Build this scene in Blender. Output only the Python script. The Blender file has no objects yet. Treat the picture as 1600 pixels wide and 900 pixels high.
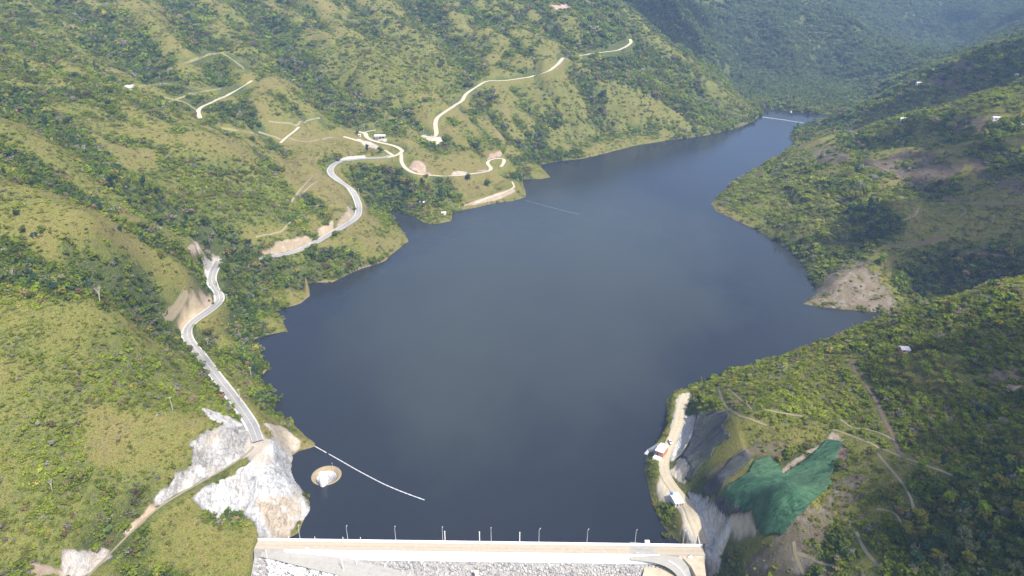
HAZE, EXPO = 0.00012, 1.06
import bpy, bmesh, math, random
import numpy as np
from mathutils import Vector, Matrix
from mathutils.geometry import tessellate_polygon

random.seed(7)
RNG = np.random.default_rng(11)
scene = bpy.context.scene
COL = scene.collection
R = math.radians

# ------------------------------------------------------------------ camera
F_PX, PITCH, CAM_H = 1142.0, R(26.0), 300.0
SP, CP = math.sin(PITCH), math.cos(PITCH)
cam = bpy.data.cameras.new("camera")
cam.sensor_width = 36.0
cam.lens = 36.0 * F_PX / 1600.0
cam.clip_start = 1.0
cam.clip_end = 9000.0
camo = bpy.data.objects.new("camera", cam)
COL.objects.link(camo)
camo.location = (0, 0, CAM_H)
camo.rotation_euler = (R(90) - PITCH, 0, 0)
scene.camera = camo

def ray(u, v):
    r, d = (u - 800.0) / F_PX, (v - 450.0) / F_PX
    return r, CP - d * SP, -(SP + d * CP)

def at_z(u, v, z):
    """point of the sight line through a photo pixel at height z"""
    a, b, c = ray(u, v)
    t = (z - CAM_H) / c
    return np.array((t * a, t * b, z))

def at_t(u, v, t):
    a, b, c = ray(u, v)
    return np.array((t * a, t * b, CAM_H + t * c))

def project(x, y, z):
    dz = z - CAM_H
    dep = y * CP - dz * SP
    up = y * SP + dz * CP
    return 800 + F_PX * x / dep, 450 - F_PX * up / dep, dep

# ------------------------------------------------------------------ noise
_T = {}
def vnoise(x, y, seed):
    if seed not in _T:
        _T[seed] = np.random.default_rng(seed).random((256, 256)) * 2 - 1
    T = _T[seed]
    x = np.asarray(x, float); y = np.asarray(y, float)
    ix = np.floor(x); iy = np.floor(y)
    fx = x - ix; fy = y - iy
    ix = ix.astype(int) & 255; iy = iy.astype(int) & 255
    jx = (ix + 1) & 255; jy = (iy + 1) & 255
    fx = fx * fx * fx * (fx * (fx * 6 - 15) + 10)
    fy = fy * fy * fy * (fy * (fy * 6 - 15) + 10)
    return (T[ix, iy] * (1 - fx) + T[jx, iy] * fx) * (1 - fy) + (T[ix, jy] * (1 - fx) + T[jx, jy] * fx) * fy

def fbm(x, y, wl, seed, octaves=4, gain=0.5):
    s = 0; a = 1.0; tot = 0
    for k in range(octaves):
        c, d = math.cos(0.7 * k + 0.4), math.sin(0.7 * k + 0.4)
        s = s + a * vnoise((x * c - y * d) / wl + 17.3 * k, (x * d + y * c) / wl + 5.1 * k, seed + k)
        tot += a; a *= gain; wl *= 0.5
    return s / tot

def sstep(e0, e1, x):
    t = np.clip((x - e0) / (e1 - e0), 0, 1)
    return t * t * (3 - 2 * t)

def seg_dist(px, py, pts, closed=False):
    """distance of points to a polyline, with the running parameter of the nearest place"""
    px = np.asarray(px, float).ravel(); py = np.asarray(py, float).ravel()
    best = np.full(px.shape, 1e18); par = np.zeros(px.shape)
    n = len(pts)
    for i in range(n if closed else n - 1):
        ax, ay = pts[i][0], pts[i][1]; bx, by = pts[(i + 1) % n][0], pts[(i + 1) % n][1]
        dx, dy = bx - ax, by - ay
        L = dx * dx + dy * dy + 1e-12
        t = np.clip(((px - ax) * dx + (py - ay) * dy) / L, 0, 1)
        d = (px - ax - t * dx) ** 2 + (py - ay - t * dy) ** 2
        m = d < best
        best[m] = d[m]; par[m] = i + t[m]
    return np.sqrt(best), par

def in_poly(px, py, pts):
    px = np.asarray(px, float).ravel(); py = np.asarray(py, float).ravel()
    ins = np.zeros(px.shape, bool)
    n = len(pts)
    for i in range(n):
        ax, ay = pts[i][0], pts[i][1]; bx, by = pts[(i + 1) % n][0], pts[(i + 1) % n][1]
        if ay == by: continue
        c = ((ay > py) != (by > py)) & (px < (bx - ax) * (py - ay) / (by - ay) + ax)
        ins ^= c
    return ins

def sdf(px, py, pts):
    d, _ = seg_dist(px, py, pts, True)
    return np.where(in_poly(px, py, pts), -d, d)

# ------------------------------------------------------------------ the lake outline (photo pixels at water level)
DAM_Y0 = 293.6
shore_px = [(466, 833), (474, 812), (484, 797), (482, 780), (472, 765), (460, 752), (454, 735), (455, 722), (458, 711),
    (470, 704), (492, 697), (480, 684), (466, 670), (448, 660), (432, 650), (428, 638), (433, 625), (425, 612), (412, 603),
    (400, 592), (410, 585), (424, 574), (410, 568), (405, 560), (409, 548), (390, 540), (398, 530), (415, 524), (448, 517),
    (440, 497), (427, 488), (450, 480), (470, 474), (483, 463), (482, 452), (470, 444), (500, 441), (520, 441), (545, 428),
    (570, 418), (600, 408), (618, 392), (639, 377), (628, 360), (615, 345), (607, 333), (606, 322), (625, 333), (645, 337),
    (660, 347), (680, 350), (705, 345), (708, 332), (735, 326), (770, 318), (800, 314), (822, 308), (818, 292), (815, 280),
    (845, 280), (860, 277), (843, 258), (870, 252), (910, 248), (945, 240), (975, 232), (1000, 226), (1050, 218), (1100, 212),
    (1140, 203), (1175, 190), (1190, 178), (1188, 171), (1215, 171), (1245, 175), (1280, 178), (1340, 180), (1340, 191),
    (1285, 193), (1262, 196), (1245, 203), (1236, 214), (1240, 225), (1215, 245), (1180, 265), (1150, 282), (1125, 305),
    (1112, 318), (1120, 330), (1150, 345), (1190, 362), (1225, 385), (1250, 405), (1265, 428), (1275, 445), (1275, 460),
    (1254, 475), (1290, 480), (1340, 485), (1380, 488), (1425, 490), (1445, 495), (1432, 503), (1390, 514), (1300, 547), (1220, 572),
    (1150, 586), (1100, 600), (1073, 606), (1055, 613), (1043, 625), (1045, 645), (1042, 665), (1033, 688), (1021, 697),
    (1013, 712), (1010, 735), (1013, 760), (1018, 780), (1026, 800), (1036, 820), (1052, 838), (1066, 848)]
LAKE = [tuple(at_z(u, v, 0.0)[:2]) for u, v in shore_px]
LAKE = [(-137.0, 292.0)] + LAKE + [(98.0, 288.0)]

# ------------------------------------------------------------------ heights: (photo pixel, depth) or (photo pixel, height)
PT = [  # u, v, depth
 (0,900,325),(80,900,336),(0,700,356),(0,450,415),(0,350,450),(0,285,480),(150,600,401),(150,450,440),(150,370,480),
 (100,324,482),(200,380,510),(280,412,545),(315,385,592),(250,480,530),(200,520,490),(250,600,437),(150,750,372),(200,700,390),
 (300,640,423),(100,850,346),(60,273,545),(0,255,530),(150,315,560),(250,365,600),(0,200,560),(100,245,580),(200,290,600),
 (300,345,632),(0,150,680),(100,210,650),(200,270,660),(330,360,670),(390,397,684),(250,230,720),(350,280,740),(450,330,748),
 (300,190,762),(0,80,780),(100,130,760),(200,150,790),(330,195,800),(400,350,708),(180,70,950),(110,20,980),(250,130,900),
 (380,190,880),(330,150,900),(400,150,935),(0,0,1000),(0,40,860),(200,0,1120),(400,0,1250),(600,0,1300),(800,0,1350),
 (960,0,1400),(1050,80,1320),(1120,135,1290),(985,70,1300),(860,110,1180),(760,125,1120),(680,210,990),(720,155,1060),
 (600,100,1080),(400,100,1000),(300,60,1000),(500,180,955),(590,208,948),(560,215,937),(430,220,902),(450,236,842),
 (620,245,900),(630,235,915),(560,250,885),(515,265,870),(540,290,840),(560,330,790),(500,375,720),(410,402,690),
 (650,265,882),(750,270,935),(790,245,982),(700,300,890),(660,317,869),(693,334,858),(500,300,795),(480,420,668),(560,390,725),
 (900,180,1160),(1000,150,1200),(850,200,1090),(780,220,1030),(540,130,1030),(700,60,1200),(850,50,1270),
 # left hillside beside the road and the quarried rock
 (345,465,594),(285,520,543),(325,440,622),(340,405,670),(370,440,655),(390,480,632),(360,540,555),(385,580,530),(345,600,482),(390,640,460),
 # near right hill
 (1600,900,270),(1400,900,290),(1250,900,325),(1140,900,370),(1150,650,425),(1130,620,465),(1200,600,455),(1300,600,425),
 (1450,600,395),(1600,600,370),(1140,740,396),(1130,800,382),(1180,820,354),(1230,760,365),(1300,700,380),(1400,750,335),
 (1600,750,310),(1500,850,295),(1500,680,355),(1300,850,325),(1412,545,430),(1500,500,435),(1600,440,445),(1520,457,455),
 (1450,475,480),(1390,490,500),(1300,530,512),(1220,560,526),(1150,580,534),(1100,690,442),
 # middle right hill, spurs and far mountains
 (1300,440,665),(1350,400,680),(1430,440,659),(1490,445,650),(1600,425,620),(1600,300,680),(1500,350,668),(1450,300,740),(1400,350,692),
 (1250,350,770),(1200,330,830),(1200,290,890),(1300,280,830),(1300,240,900),(1600,130,830),(1500,165,870),(1400,190,920),
 (1330,210,955),(1262,226,1025),(1550,141,1010),(1450,168,1060),(1360,190,1090),(1600,58,1050),(1500,90,1100),(1430,128,1120),
 (1350,162,1150),(1290,187,1195),(1600,210,750),
 (1200,100,1620),(1300,100,1640),(1300,50,1800),(1200,0,1980),(1100,0,1850),(1100,80,1690),(1280,0,2000),(1340,50,1850),
 (1395,105,1620),(1600,0,2300),(1450,0,2350),(1450,60,2080),(1550,55,2060),(1250,150,1500),(1330,150,1510),(1150,140,1560),(1420,110,1900),
]
PZ = [  # u, v, height
 (390,668,30),(400,700,28.5),(330,747,27.5),(250,792,27),(150,890,26),(300,850,10),(220,880,9),(400,845,6),(420,880,0),
 (300,692,45),(355,668,41.7),(250,762,38),(360,700,34),(420,690,25),(440,690,14),(430,740,20),(380,790,15),(420,800,14),(445,830,4),
 (1095,845,6),(1078,795,6),(1060,770,6),(1035,730,6),(1050,690,6),(1065,640,7),(1075,617,7),(1093,775,17),(1075,735,15),
 (1032,765,3.5),(1050,815,3.5),(1027,715,2.5),
]
WORLD = [  # beyond what the photo shows
 (-15,262,-22),(-15,210,-55),(-15,120,-90),(0,-60,-110),(-150,120,-15),(-250,60,60),(130,140,40),(230,60,110),(-60,240,-30),(50,240,-30),
 (-450,250,170),(-480,100,180),(420,180,180),(420,300,170),(400,-150,150),(-400,-200,140),(0,-250,-120),
 (480,470,150),(430,520,70),(380,545,18),(350,540,14),(620,560,150),(800,650,240),(900,900,260),(1000,1200,250),(850,1230,150),(720,1380,60),
 (-600,700,230),(-800,1000,290),(-700,1400,330),(-300,1750,330),(100,1900,320),(400,2200,260),(800,2700,280),(1300,2600,250),
 (1500,2000,230),(1300,1500,250),(-1200,700,340),(-1200,1800,370),(-200,2700,370),(600,3000,340),(1600,3000,340),(1800,1400,330),(1500,700,320),(1100,300,300),(-900,200,280),
 (-1200,-200,280),(1200,-200,290),(380,1700,110),
]
ctrl = [at_t(*p) for p in PT] + [at_z(*p) for p in PZ] + [np.array(p, float) for p in WORLD]
for i in range(1, len(LAKE) - 1):
    ctrl.append(np.array((LAKE[i][0], LAKE[i][1], 0.2)))
ctrl = np.array(ctrl)
# points nearly on top of one another upset the solve: keep the first of each pair
keep = []
for i in range(len(ctrl)):
    if all((ctrl[i, 0] - ctrl[j, 0]) ** 2 + (ctrl[i, 1] - ctrl[j, 1]) ** 2 > 9 for j in keep): keep.append(i)
ctrl = ctrl[keep]
CC = 12.0
def _phi(ax, ay, bx, by):
    return np.sqrt((ax[:, None] - bx[None]) ** 2 + (ay[:, None] - by[None]) ** 2 + CC * CC)
n = len(ctrl)
A = np.zeros((n + 1, n + 1))
A[:n, :n] = _phi(ctrl[:, 0], ctrl[:, 1], ctrl[:, 0], ctrl[:, 1])
A[n, :n] = 1; A[:n, n] = 1
W = np.linalg.solve(A, np.append(ctrl[:, 2], 0))
def rbf(x, y):
    out = np.empty(x.size); xf, yf = x.ravel(), y.ravel()
    for s in range(0, x.size, 40000):
        out[s:s + 40000] = _phi(xf[s:s + 40000], yf[s:s + 40000], ctrl[:, 0], ctrl[:, 1]) @ W[:n] + W[n]
    return out.reshape(x.shape)

# ------------------------------------------------------------------ grid of the ground
def axis(knots):
    """knots: (position, spacing); the spacing runs linearly between them"""
    v = [knots[0][0]]
    while v[-1] < knots[-1][0]:
        x = v[-1]
        for (a, sa), (b, sb) in zip(knots, knots[1:]):
            if x < b or b == knots[-1][0]:
                v.append(x + sa + (sb - sa) * min(1, max(0, (x - a) / (b - a)))); break
    return np.array(v)
GX = axis([(-1300, 30), (-700, 8), (-420, 3), (-260, 1.6), (-200, 1.3), (-100, 1.3), (-60, 2.2), (60, 2.2), (85, 1.3), (190, 1.3), (300, 1.8), (480, 3), (900, 6), (1700, 30)])
GY = axis([(-250, 25), (120, 8), (200, 2), (240, 1.3), (400, 1.3), (560, 1.8), (800, 2.4), (1250, 3.5), (1700, 6), (2300, 12), (3000, 30)])
X, Y = np.meshgrid(GX, GY)            # [iy, ix]
cx = axis([(-1310, 32), (-500, 9), (500, 9), (1740, 32)]); cy = axis([(-260, 20), (150, 8), (1300, 8), (3040, 32)])
CX, CY = np.meshgrid(cx, cy)
CZ = rbf(CX, CY)

def bil(gx, gy, G, x, y):
    x = np.asarray(x, float); y = np.asarray(y, float)
    i = np.clip(np.searchsorted(gx, x) - 1, 0, len(gx) - 2); j = np.clip(np.searchsorted(gy, y) - 1, 0, len(gy) - 2)
    fx = np.clip((x - gx[i]) / (gx[i + 1] - gx[i]), 0, 1); fy = np.clip((y - gy[j]) / (gy[j + 1] - gy[j]), 0, 1)
    return (G[j, i] * (1 - fx) + G[j, i + 1] * fx) * (1 - fy) + (G[j + 1, i] * (1 - fx) + G[j + 1, i + 1] * fx) * fy

Z = bil(cx, cy, CZ, X, Y)
near = (X > -170) & (X < 170) & (Y > 230) & (Y < 480)
Z[near] = rbf(X[near], Y[near])
SD = np.full(X.shape, 400.0)
m = (X > -420) & (X < 760) & (Y > 270) & (Y < 1520)
SD[m] = sdf(X[m], Y[m], LAKE)
SD = SD + 1.2 * fbm(X, Y, 14, 60, 3) * (SD < 40) * (Y > 330)

def grid_raycast(u, v, G, t0=150.0):
    """first place where the sight line through each photo pixel meets the ground G"""
    u = np.atleast_1d(np.asarray(u, float)); v = np.atleast_1d(np.asarray(v, float))
    a, b, c = ray(u, v)
    t = np.full(u.shape, t0); done = np.zeros(u.shape, bool)
    lo = t.copy()
    while not done.all() and t.min() < 3600:
        zt = CAM_H + t * c
        hit = zt <= bil(GX, GY, G, t * a, t * b)
        new = hit & ~done
        done |= hit
        adv = ~done
        lo[adv] = t[adv]
        t[adv] += 0.006 * t[adv]
        if t[adv].size and t[adv].min() > 3500: break
    hi = t.copy()
    for _ in range(14):
        md = 0.5 * (lo + hi)
        below = CAM_H + md * c <= bil(GX, GY, G, md * a, md * b)
        hi = np.where(below, md, hi); lo = np.where(below, lo, md)
    return np.stack([hi * a, hi * b, CAM_H + hi * c], -1)
# ------------------------------------------------------------------ hillside relief, lake bed, cut benches of the roads
def dens(px, step=6.0):
    out = []
    for (a, b), (c, d) in zip(px, px[1:]):
        k = max(1, int(math.hypot(c - a, d - b) / step))
        for i in range(k): out.append((a + (c - a) * i / k, b + (d - b) * i / k))
    out.append(px[-1]); return np.array(out, float)

def smooth_line(P, sig, step=1.0):
    """resample a ground line at even steps and smooth it"""
    d = np.concatenate([[0], np.cumsum(np.hypot(*(P[1:, :2] - P[:-1, :2]).T))])
    s = np.arange(0, d[-1], step)
    Q = np.stack([np.interp(s, d, P[:, k]) for k in range(3)], -1)
    k = int(3 * sig / step); ker = np.exp(-0.5 * (np.arange(-k, k + 1) * step / sig) ** 2); ker /= ker.sum()
    E = np.concatenate([2 * Q[:1] - Q[1:k + 1][::-1], Q, 2 * Q[-1:] - Q[-k - 1:-1][::-1]])
    return np.stack([np.convolve(E[:, j], ker, 'valid') for j in range(3)], -1)

dist = np.hypot(X, Y)
mk = sstep(2, 45, SD) * (Y > 150) * (1 - 0.85 * (X > 88) * (X < 130) * (Y > 250) * (Y < 470))
far = sstep(650, 1200, dist)
gul = 1 - np.abs(fbm(X + 18 * fbm(X, Y, 60, 31, 2), Y + 18 * fbm(X, Y, 60, 35, 2), 95, 21, 3)) * 2.2
Z = Z - mk * (2.2 + 7.8 * far) * np.clip(gul - 0.45, 0, 1) * 2.0 + mk * (2.2 + 5 * far) * fbm(X, Y, 70, 41, 4) + mk * 0.9 * fbm(X, Y, 11, 51, 3)
ua, ub = X * .80 - Y * .60, X * .60 + Y * .80
warp = 25 * fbm(X, Y, 130, 77, 2)
rg = 1 - np.abs(fbm(ua / 3.2, ub + warp, 85, 73, 3)) * 2.4
lf = sstep(620, 900, dist) * (X < 330)
Z = Z - mk * lf * 13 * np.clip(rg, 0, 1) ** 1.3
Z = Z + mk * far * 7 * fbm(X, Y, 190, 71, 3)
Z = np.where(dist > 1500, Z + sstep(1500, 2100, dist) * 22 * fbm(X, Y, 260, 81, 4), Z)
# the ravines and spurs one can follow in the photograph
for px, wd, dp in [([(40,285),(110,302),(170,336),(230,371),(280,396)], 26, -7), ([(20,165),(80,205),(150,255),(200,295),(270,340),(330,372),(385,400)], 36, -10),
    ([(60,-20),(110,15),(170,52),(200,90),(232,118)], 60, -18), ([(280,-20),(295,25),(310,70),(345,130)], 55, -16), ([(380,-10),(430,60),(480,120),(530,165),(570,190)], 70, -22),
    ([(640,-10),(670,25),(705,70),(730,110),(738,138)], 60, -20), ([(560,20),(590,60),(620,120)], 45, -9), ([(885,60),(910,130),(935,165),(945,205)], 50, -13), ([(810,140),(850,190),(860,230)], 45, -10), ([(1050,110),(1095,155),(1135,190)], 45, -12),
    ([(985,20),(1030,80),(1085,130),(1160,182)], 45, 10), ([(760,-10),(800,60),(850,110),(890,180)], 60, 12), ([(470,-10),(540,60),(600,120)], 60, 12), ([(190,-10),(240,40),(290,100)], 55, 13), ([(0,80),(90,132),(190,155)], 45, 8), ([(0,200),(90,240),(190,288),(300,345)], 28, 5), ([(0,283),(100,323),(200,379),(280,412)], 25, 3),
    ([(1345,330),(1380,350),(1350,375),(1310,395)], 40, -9), ([(1420,300),(1480,330),(1540,345)], 40, -6), ([(1600,250),(1540,280),(1470,290)], 45, -7), ([(1350,230),(1420,215),(1500,190)], 45, -7), ([(1300,255),(1350,300),(1420,360)], 40, 6),
    ([(1250,-10),(1300,40),(1350,80),(1400,108)], 130, 44), ([(1130,10),(1180,90),(1200,150)], 120, -46), ([(1040,10),(1090,70),(1140,130)], 100, 30), ([(1290,60),(1280,110),(1260,160)], 80, -24), ([(1210,30),(1240,90),(1240,150)], 70, 16), ([(1500,-5),(1480,30),(1450,60)], 130, -50), ([(1560,-5),(1590,40)], 120, 45), ([(1400,-5),(1425,50)], 110, -46), ([(1455,-8),(1470,25)], 90, 30)]:
    P = grid_raycast(*dens(px, 10).T, Z)
    P = P[np.hypot(P[:, 0], P[:, 1]) < 2600]
    if len(P) < 2: continue
    P = smooth_line(P, 12.0, 4.0)
    mg = wd * 1.6
    bb = (X > P[:, 0].min() - mg) & (X < P[:, 0].max() + mg) & (Y > P[:, 1].min() - mg) & (Y < P[:, 1].max() + mg)
    d, par = seg_dist(X[bb], Y[bb], P); d = d * (1 + .35 * fbm(X[bb], Y[bb], 40, 91, 3))
    Z[bb] = Z[bb] + dp * np.clip(1 - d / wd, 0, 1) ** 1.15 * sstep(3, 30, SD[bb])
Z = np.minimum(Z, 385)
lakeside = (Y > 288.5)
Z = np.where((SD < 0) & lakeside, np.maximum(-0.55 * -SD, -28), Z)
Z = np.where((SD >= 0) & lakeside, np.maximum(Z, np.minimum(0.06 + 0.35 * SD, 6.0)), Z)
# the ground stays below the dam body
dm = (X > -138) & (X < 102) & (Y < 297) & (Y > 180)
Z = np.where(dm, np.minimum(Z, -6 - (297 - Y) * 0.75), Z)

ROADS = []   # name, photo line, width, sort, smoothing
def road(sort, width, px): ROADS.append([sort, width, px])
road('asphalt', 6.6, [(403,690),(402,682),(392,661),(377,638),(356,611),(336,585),(312,553),(294,534),(286,519),(295,506),(315,493),(335,479),(347,469),(346,461),(336,452),(329,446),(327,437),(331,426),(338,415),(342,408)])
road('asphalt', 6.2, [(404,404),(440,399),(465,392),(490,381),(510,369),(535,355),(552,345),(560,336),(561,322),(555,305),(545,292),(530,282),(518,273),(515,266),(520,258),(535,251),(560,248),(590,247),(612,246)])
road('dirt', 5.5, [(608,246),(622,242),(629,236),(622,230),(610,226),(595,223),(580,219),(572,214),(570,208),(558,205)])
road('dirt', 4.5, [(570,207),(578,204),(588,203)])
road('dirt', 5.0, [(536,213),(556,219),(575,224),(590,229)])
road('dirt', 4.0, [(602,235),(612,241),(616,245)])
road('dirt', 4.5, [(627,240),(627,254),(633,263),(645,270),(658,273),(690,275),(712,275),(740,271),(764,268),(770,264),(763,258),(759,254),(768,248),(784,246),(790,249),(786,257),(782,262)])
road('dirt', 6.0, [(664,213),(678,217),(684,210),(679,196),(682,184),(695,175),(707,167),(722,158),(727,148),(735,142),(750,132),(760,126),(790,126),(830,120),(858,111),(866,105),(873,99),(880,90)])
road('dirt', 5.5, [(905,87),(930,83),(965,79),(980,72),(987,66),(984,60)])
road('dirt', 5.0, [(313,185),(309,175),(313,168),(330,160),(360,147),(380,135),(394,125)])
road('dirt', 4.0, [(438,224),(450,212),(464,203),(467,197)])
road('dirt', 6.5, [(1073,616),(1065,630),(1063,645),(1061,660),(1055,676),(1048,691),(1041,706),(1037,720),(1037,735),(1043,750),(1054,765),(1067,780),(1081,800),(1091,820),(1096,838),(1098,856)])
road('berm', 4.6, [(404,690),(400,702),(370,724),(330,747),(290,769),(250,792),(215,825),(180,862),(150,890),(134,908)])
road('trail', 1.1, [(1122,605),(1128,625),(1134,635),(1155,650),(1180,657),(1200,665)])
road('trail', .9, [(1136,606),(1165,630),(1175,640)])
road('trail', 1.0, [(1195,640),(1240,648),(1265,652)])
road('trail', 1.1, [(1300,670),(1330,680),(1370,697),(1420,718),(1470,735),(1497,745)])
road('trail', .9, [(1313,655),(1330,668),(1365,672),(1400,688)])
road('earth', 1.5, [(1331,562),(1335,580),(1355,605),(1372,630),(1378,650),(1390,670),(1402,700),(1413,717)])
road('trail', 1.1, [(1370,708),(1385,725),(1410,755),(1425,780),(1428,800)])
road('trail', .9, [(1370,795),(1400,800),(1412,825)])
road('trail', 1.2, [(1240,846),(1243,868),(1258,902)])
road('trail', 1.2, [(1243,864),(1265,868),(1280,880),(1305,884)])
road('trail', 1.2, [(1338,830),(1350,858),(1372,885)])
road('earth', 2.4, [(1350,250),(1400,272),(1440,300),(1500,315),(1545,319),(1600,318)])
road('earth', 1.8, [(1380,385),(1440,380),(1475,370)])
road('earth', 2.2, [(1510,395),(1560,399),(1600,402)])
road('trail', 1.5, [(1405,346),(1430,337),(1436,324)])
road('trail', 1.7, [(256,496),(270,470),(291,444)])
road('trail', 1.8, [(455,315),(470,295),(487,277)])
road('trail', 1.6, [(470,305),(485,290),(497,283)])
road('trail', 1.8, [(400,370),(440,362),(455,345)])
road('dirt', 2.0, [(742,317),(765,308),(790,300),(804,292),(800,283)])
road('trail', 2.0, [(404,206),(430,214),(480,222),(520,214)])
road('trail', 2.0, [(420,190),(460,193),(500,184)])
for px_ in ([(215,135),(255,130),(290,136)], [(255,163),(300,146),(346,138)], [(290,98),(330,84),(346,82),(366,95),(384,109)], [(345,200),(380,205),(402,209)], [(250,150),(290,160),(312,175)]):
    road('trail', 2.4, px_)
RD = np.full(X.shape, 1e3)      # distance from the edge of the nearest road
Z0 = Z.copy()
for r in ROADS:
    sort, w, px = r
    P = grid_raycast(*dens(px, 4).T, Z0)
    wide = w > 3.5
    P = smooth_line(P, 5.0 if wide else 2.5, 1.0)
    if wide:
        zs = P[:, 2].copy(); k = 14
        ker = np.hanning(2 * k + 1); ker /= ker.sum()
        P[:, 2] = np.convolve(np.pad(zs, k, mode='edge'), ker, 'valid')
    r.append(P)
    mrg = 16
    bb = (X > P[:, 0].min() - mrg) & (X < P[:, 0].max() + mrg) & (Y > P[:, 1].min() - mrg) & (Y < P[:, 1].max() + mrg)
    d, par = seg_dist(X[bb], Y[bb], P[::2]); zr = np.interp(par * 2, np.arange(len(P)), P[:, 2])
    if wide:
        bl = 1 - sstep(w / 2 + 1.8, w / 2 + 9, d)
        tgt = zr - 0.22
        ok = SD[bb] > 0
        Z[bb] = np.where(ok, Z[bb] * (1 - bl) + tgt * bl, Z[bb])
    else:
        bl = 1 - sstep(w / 2 + .5, w / 2 + 2.5, d)
        Z[bb] = Z[bb] - 0.15 * bl
    RD[bb] = np.minimum(RD[bb], d - w / 2)

def ground(x, y): return bil(GX, GY, Z, x, y)
def on_ground(u, v):
    P = grid_raycast(np.atleast_1d(u), np.atleast_1d(v), Z)
    return P if np.ndim(u) else P[0]

# ------------------------------------------------------------------ what grows or lies where
PAINT = np.zeros(X.shape + (4,)); ROCK = np.zeros(X.shape); BARE = np.zeros(X.shape)
LUSH = 0.58 + 0.40 * fbm(X, Y, 85, 101, 4) + 0.25 * fbm(X, Y, 17, 111, 3)
# damp hollows carry the trees
sx = 22.0
zc = bil(cx, cy, CZ, X, Y) * 0 + Z
def shift(G, dx, dy): return bil(GX, GY, G, X + dx, Y + dy)
conc = (shift(Z, sx, 0) + shift(Z, -sx, 0) + shift(Z, 0, sx) + shift(Z, 0, -sx)) / 4 - Z
LUSH = LUSH + np.clip(conc * 0.14, -0.14, 0.40)

def world_poly(px): return [tuple(p[:2]) for p in grid_raycast(*dens(list(px) + [px[0]], 5).T[:, :-1], Z)]
def area(px, soft=1.5, rag=1.6, wl=5.0, seed=200):
    W_ = world_poly(px)
    a = np.array(W_); mg = 12 + soft
    bb = (X > a[:, 0].min() - mg) & (X < a[:, 0].max() + mg) & (Y > a[:, 1].min() - mg) & (Y < a[:, 1].max() + mg)
    s = sdf(X[bb], Y[bb], W_) + rag * fbm(X[bb], Y[bb], wl, seed, 3)
    return bb, 1 - sstep(-soft, soft, s)
def paint(px, col, soft=1.5, rag=1.6, rock=0.0, wl=5.0, amt=1.0, bare=1.0):  
    bb, a = area(px, soft, rag, wl)
    a = a * amt
    P = PAINT[bb]; P[:, :3] = P[:, :3] * (1 - a[:, None]) + np.array(col) * a[:, None]; P[:, 3] = np.maximum(P[:, 3], a); PAINT[bb] = P
    ROCK[bb] = np.maximum(ROCK[bb] * (1 - a), rock * a); BARE[bb] = np.maximum(BARE[bb], a * bare)
def lush(px, val, soft=8, rag=8):
    bb, a = area(px, soft, rag, 25)
    LUSH[bb] = LUSH[bb] * (1 - a) + (val + 0.12 * fbm(X[bb], Y[bb], 14, 131, 3)) * a
def woods(px, rad, val=.95):
    """a strip of woodland along a photo line, rad metres to each side"""
    P = grid_raycast(*dens(px, 6).T, Z)
    mg = rad * 2
    bb = (X > P[:, 0].min() - mg) & (X < P[:, 0].max() + mg) & (Y > P[:, 1].min() - mg) & (Y < P[:, 1].max() + mg)
    d, _ = seg_dist(X[bb], Y[bb], P); d = d + rad * 0.95 * fbm(X[bb], Y[bb], 20, 151, 4)
    a = 1 - sstep(rad * 0.25, rad * 1.6, d)
    LUSH[bb] = np.maximum(LUSH[bb], LUSH[bb] * (1 - a) + val * a)

# hillside tone: dry grass on the spurs, trees in the hollows
lush([(0,560),(260,560),(360,660),(250,800),(120,900),(0,900)], 0.62, 20, 12)
lush([(20,330),(260,400),(300,440),(240,500),(140,430),(30,400)], 0.33, 10, 10)
lush([(150,640),(330,650),(250,720),(160,720)], 0.30)
lush([(160,900),(250,810),(300,800),(400,860),(420,900)], 0.32)
lush([(430,240),(480,255),(545,300),(550,320),(500,310),(440,270)], 0.15, 6, 5)
lush([(250,230),(420,260),(480,330),(400,360),(330,330),(240,270)], 0.64, 12, 10)
lush([(410,190),(560,200),(620,235),(520,245),(440,230)], 0.22)
lush([(640,240),(760,250),(800,290),(740,310),(700,320),(640,270)], 0.22)
lush([(500,60),(700,40),(780,110),(700,150),(560,160),(480,120)], 0.52, 25, 25)
lush([(820,130),(1000,110),(1050,180),(900,230),(830,200)], 0.48, 20, 20)
lush([(960,0),(1060,80),(1190,175),(1100,205),(1060,150),(980,60)], 0.48, 15, 15)
lush([(1040,30),(1400,0),(1600,0),(1600,50),(1420,110),(1300,170),(1190,165)], 0.92, 30, 20)
lush([(1280,20),(1400,110),(1330,160),(1200,140),(1220,60)], 0.72, 30, 20)
lush([(1120,320),(1240,240),(1340,330),(1380,420),(1290,430),(1240,370)], 0.58, 12, 12)
lush([(1370,300),(1600,320),(1600,360),(1400,370)], 0.42)
lush([(1400,420),(1500,400),(1600,405),(1600,440),(1480,460),(1430,450)], 1.1)
lush([(1420,100),(1520,90),(1600,120),(1600,170),(1400,180),(1300,210)], 0.62)
lush([(1380,840),(1460,760),(1600,690),(1600,900),(1390,900)], 1.0, 14, 8)
lush([(1070,610),(1300,540),(1340,660),(1200,660),(1110,630)], 0.55, 8, 8)
lush([(1330,520),(1500,480),(1600,450),(1600,700),(1480,700),(1340,640)], 0.72, 8, 8)
lush([(1380,486),(1460,470),(1600,436),(1600,470),(1450,500),(1300,545),(1200,575),(1200,560)], .6, 5, 4)
lush([(1390,670),(1500,660),(1500,710),(1420,700)], 0.65)
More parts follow.
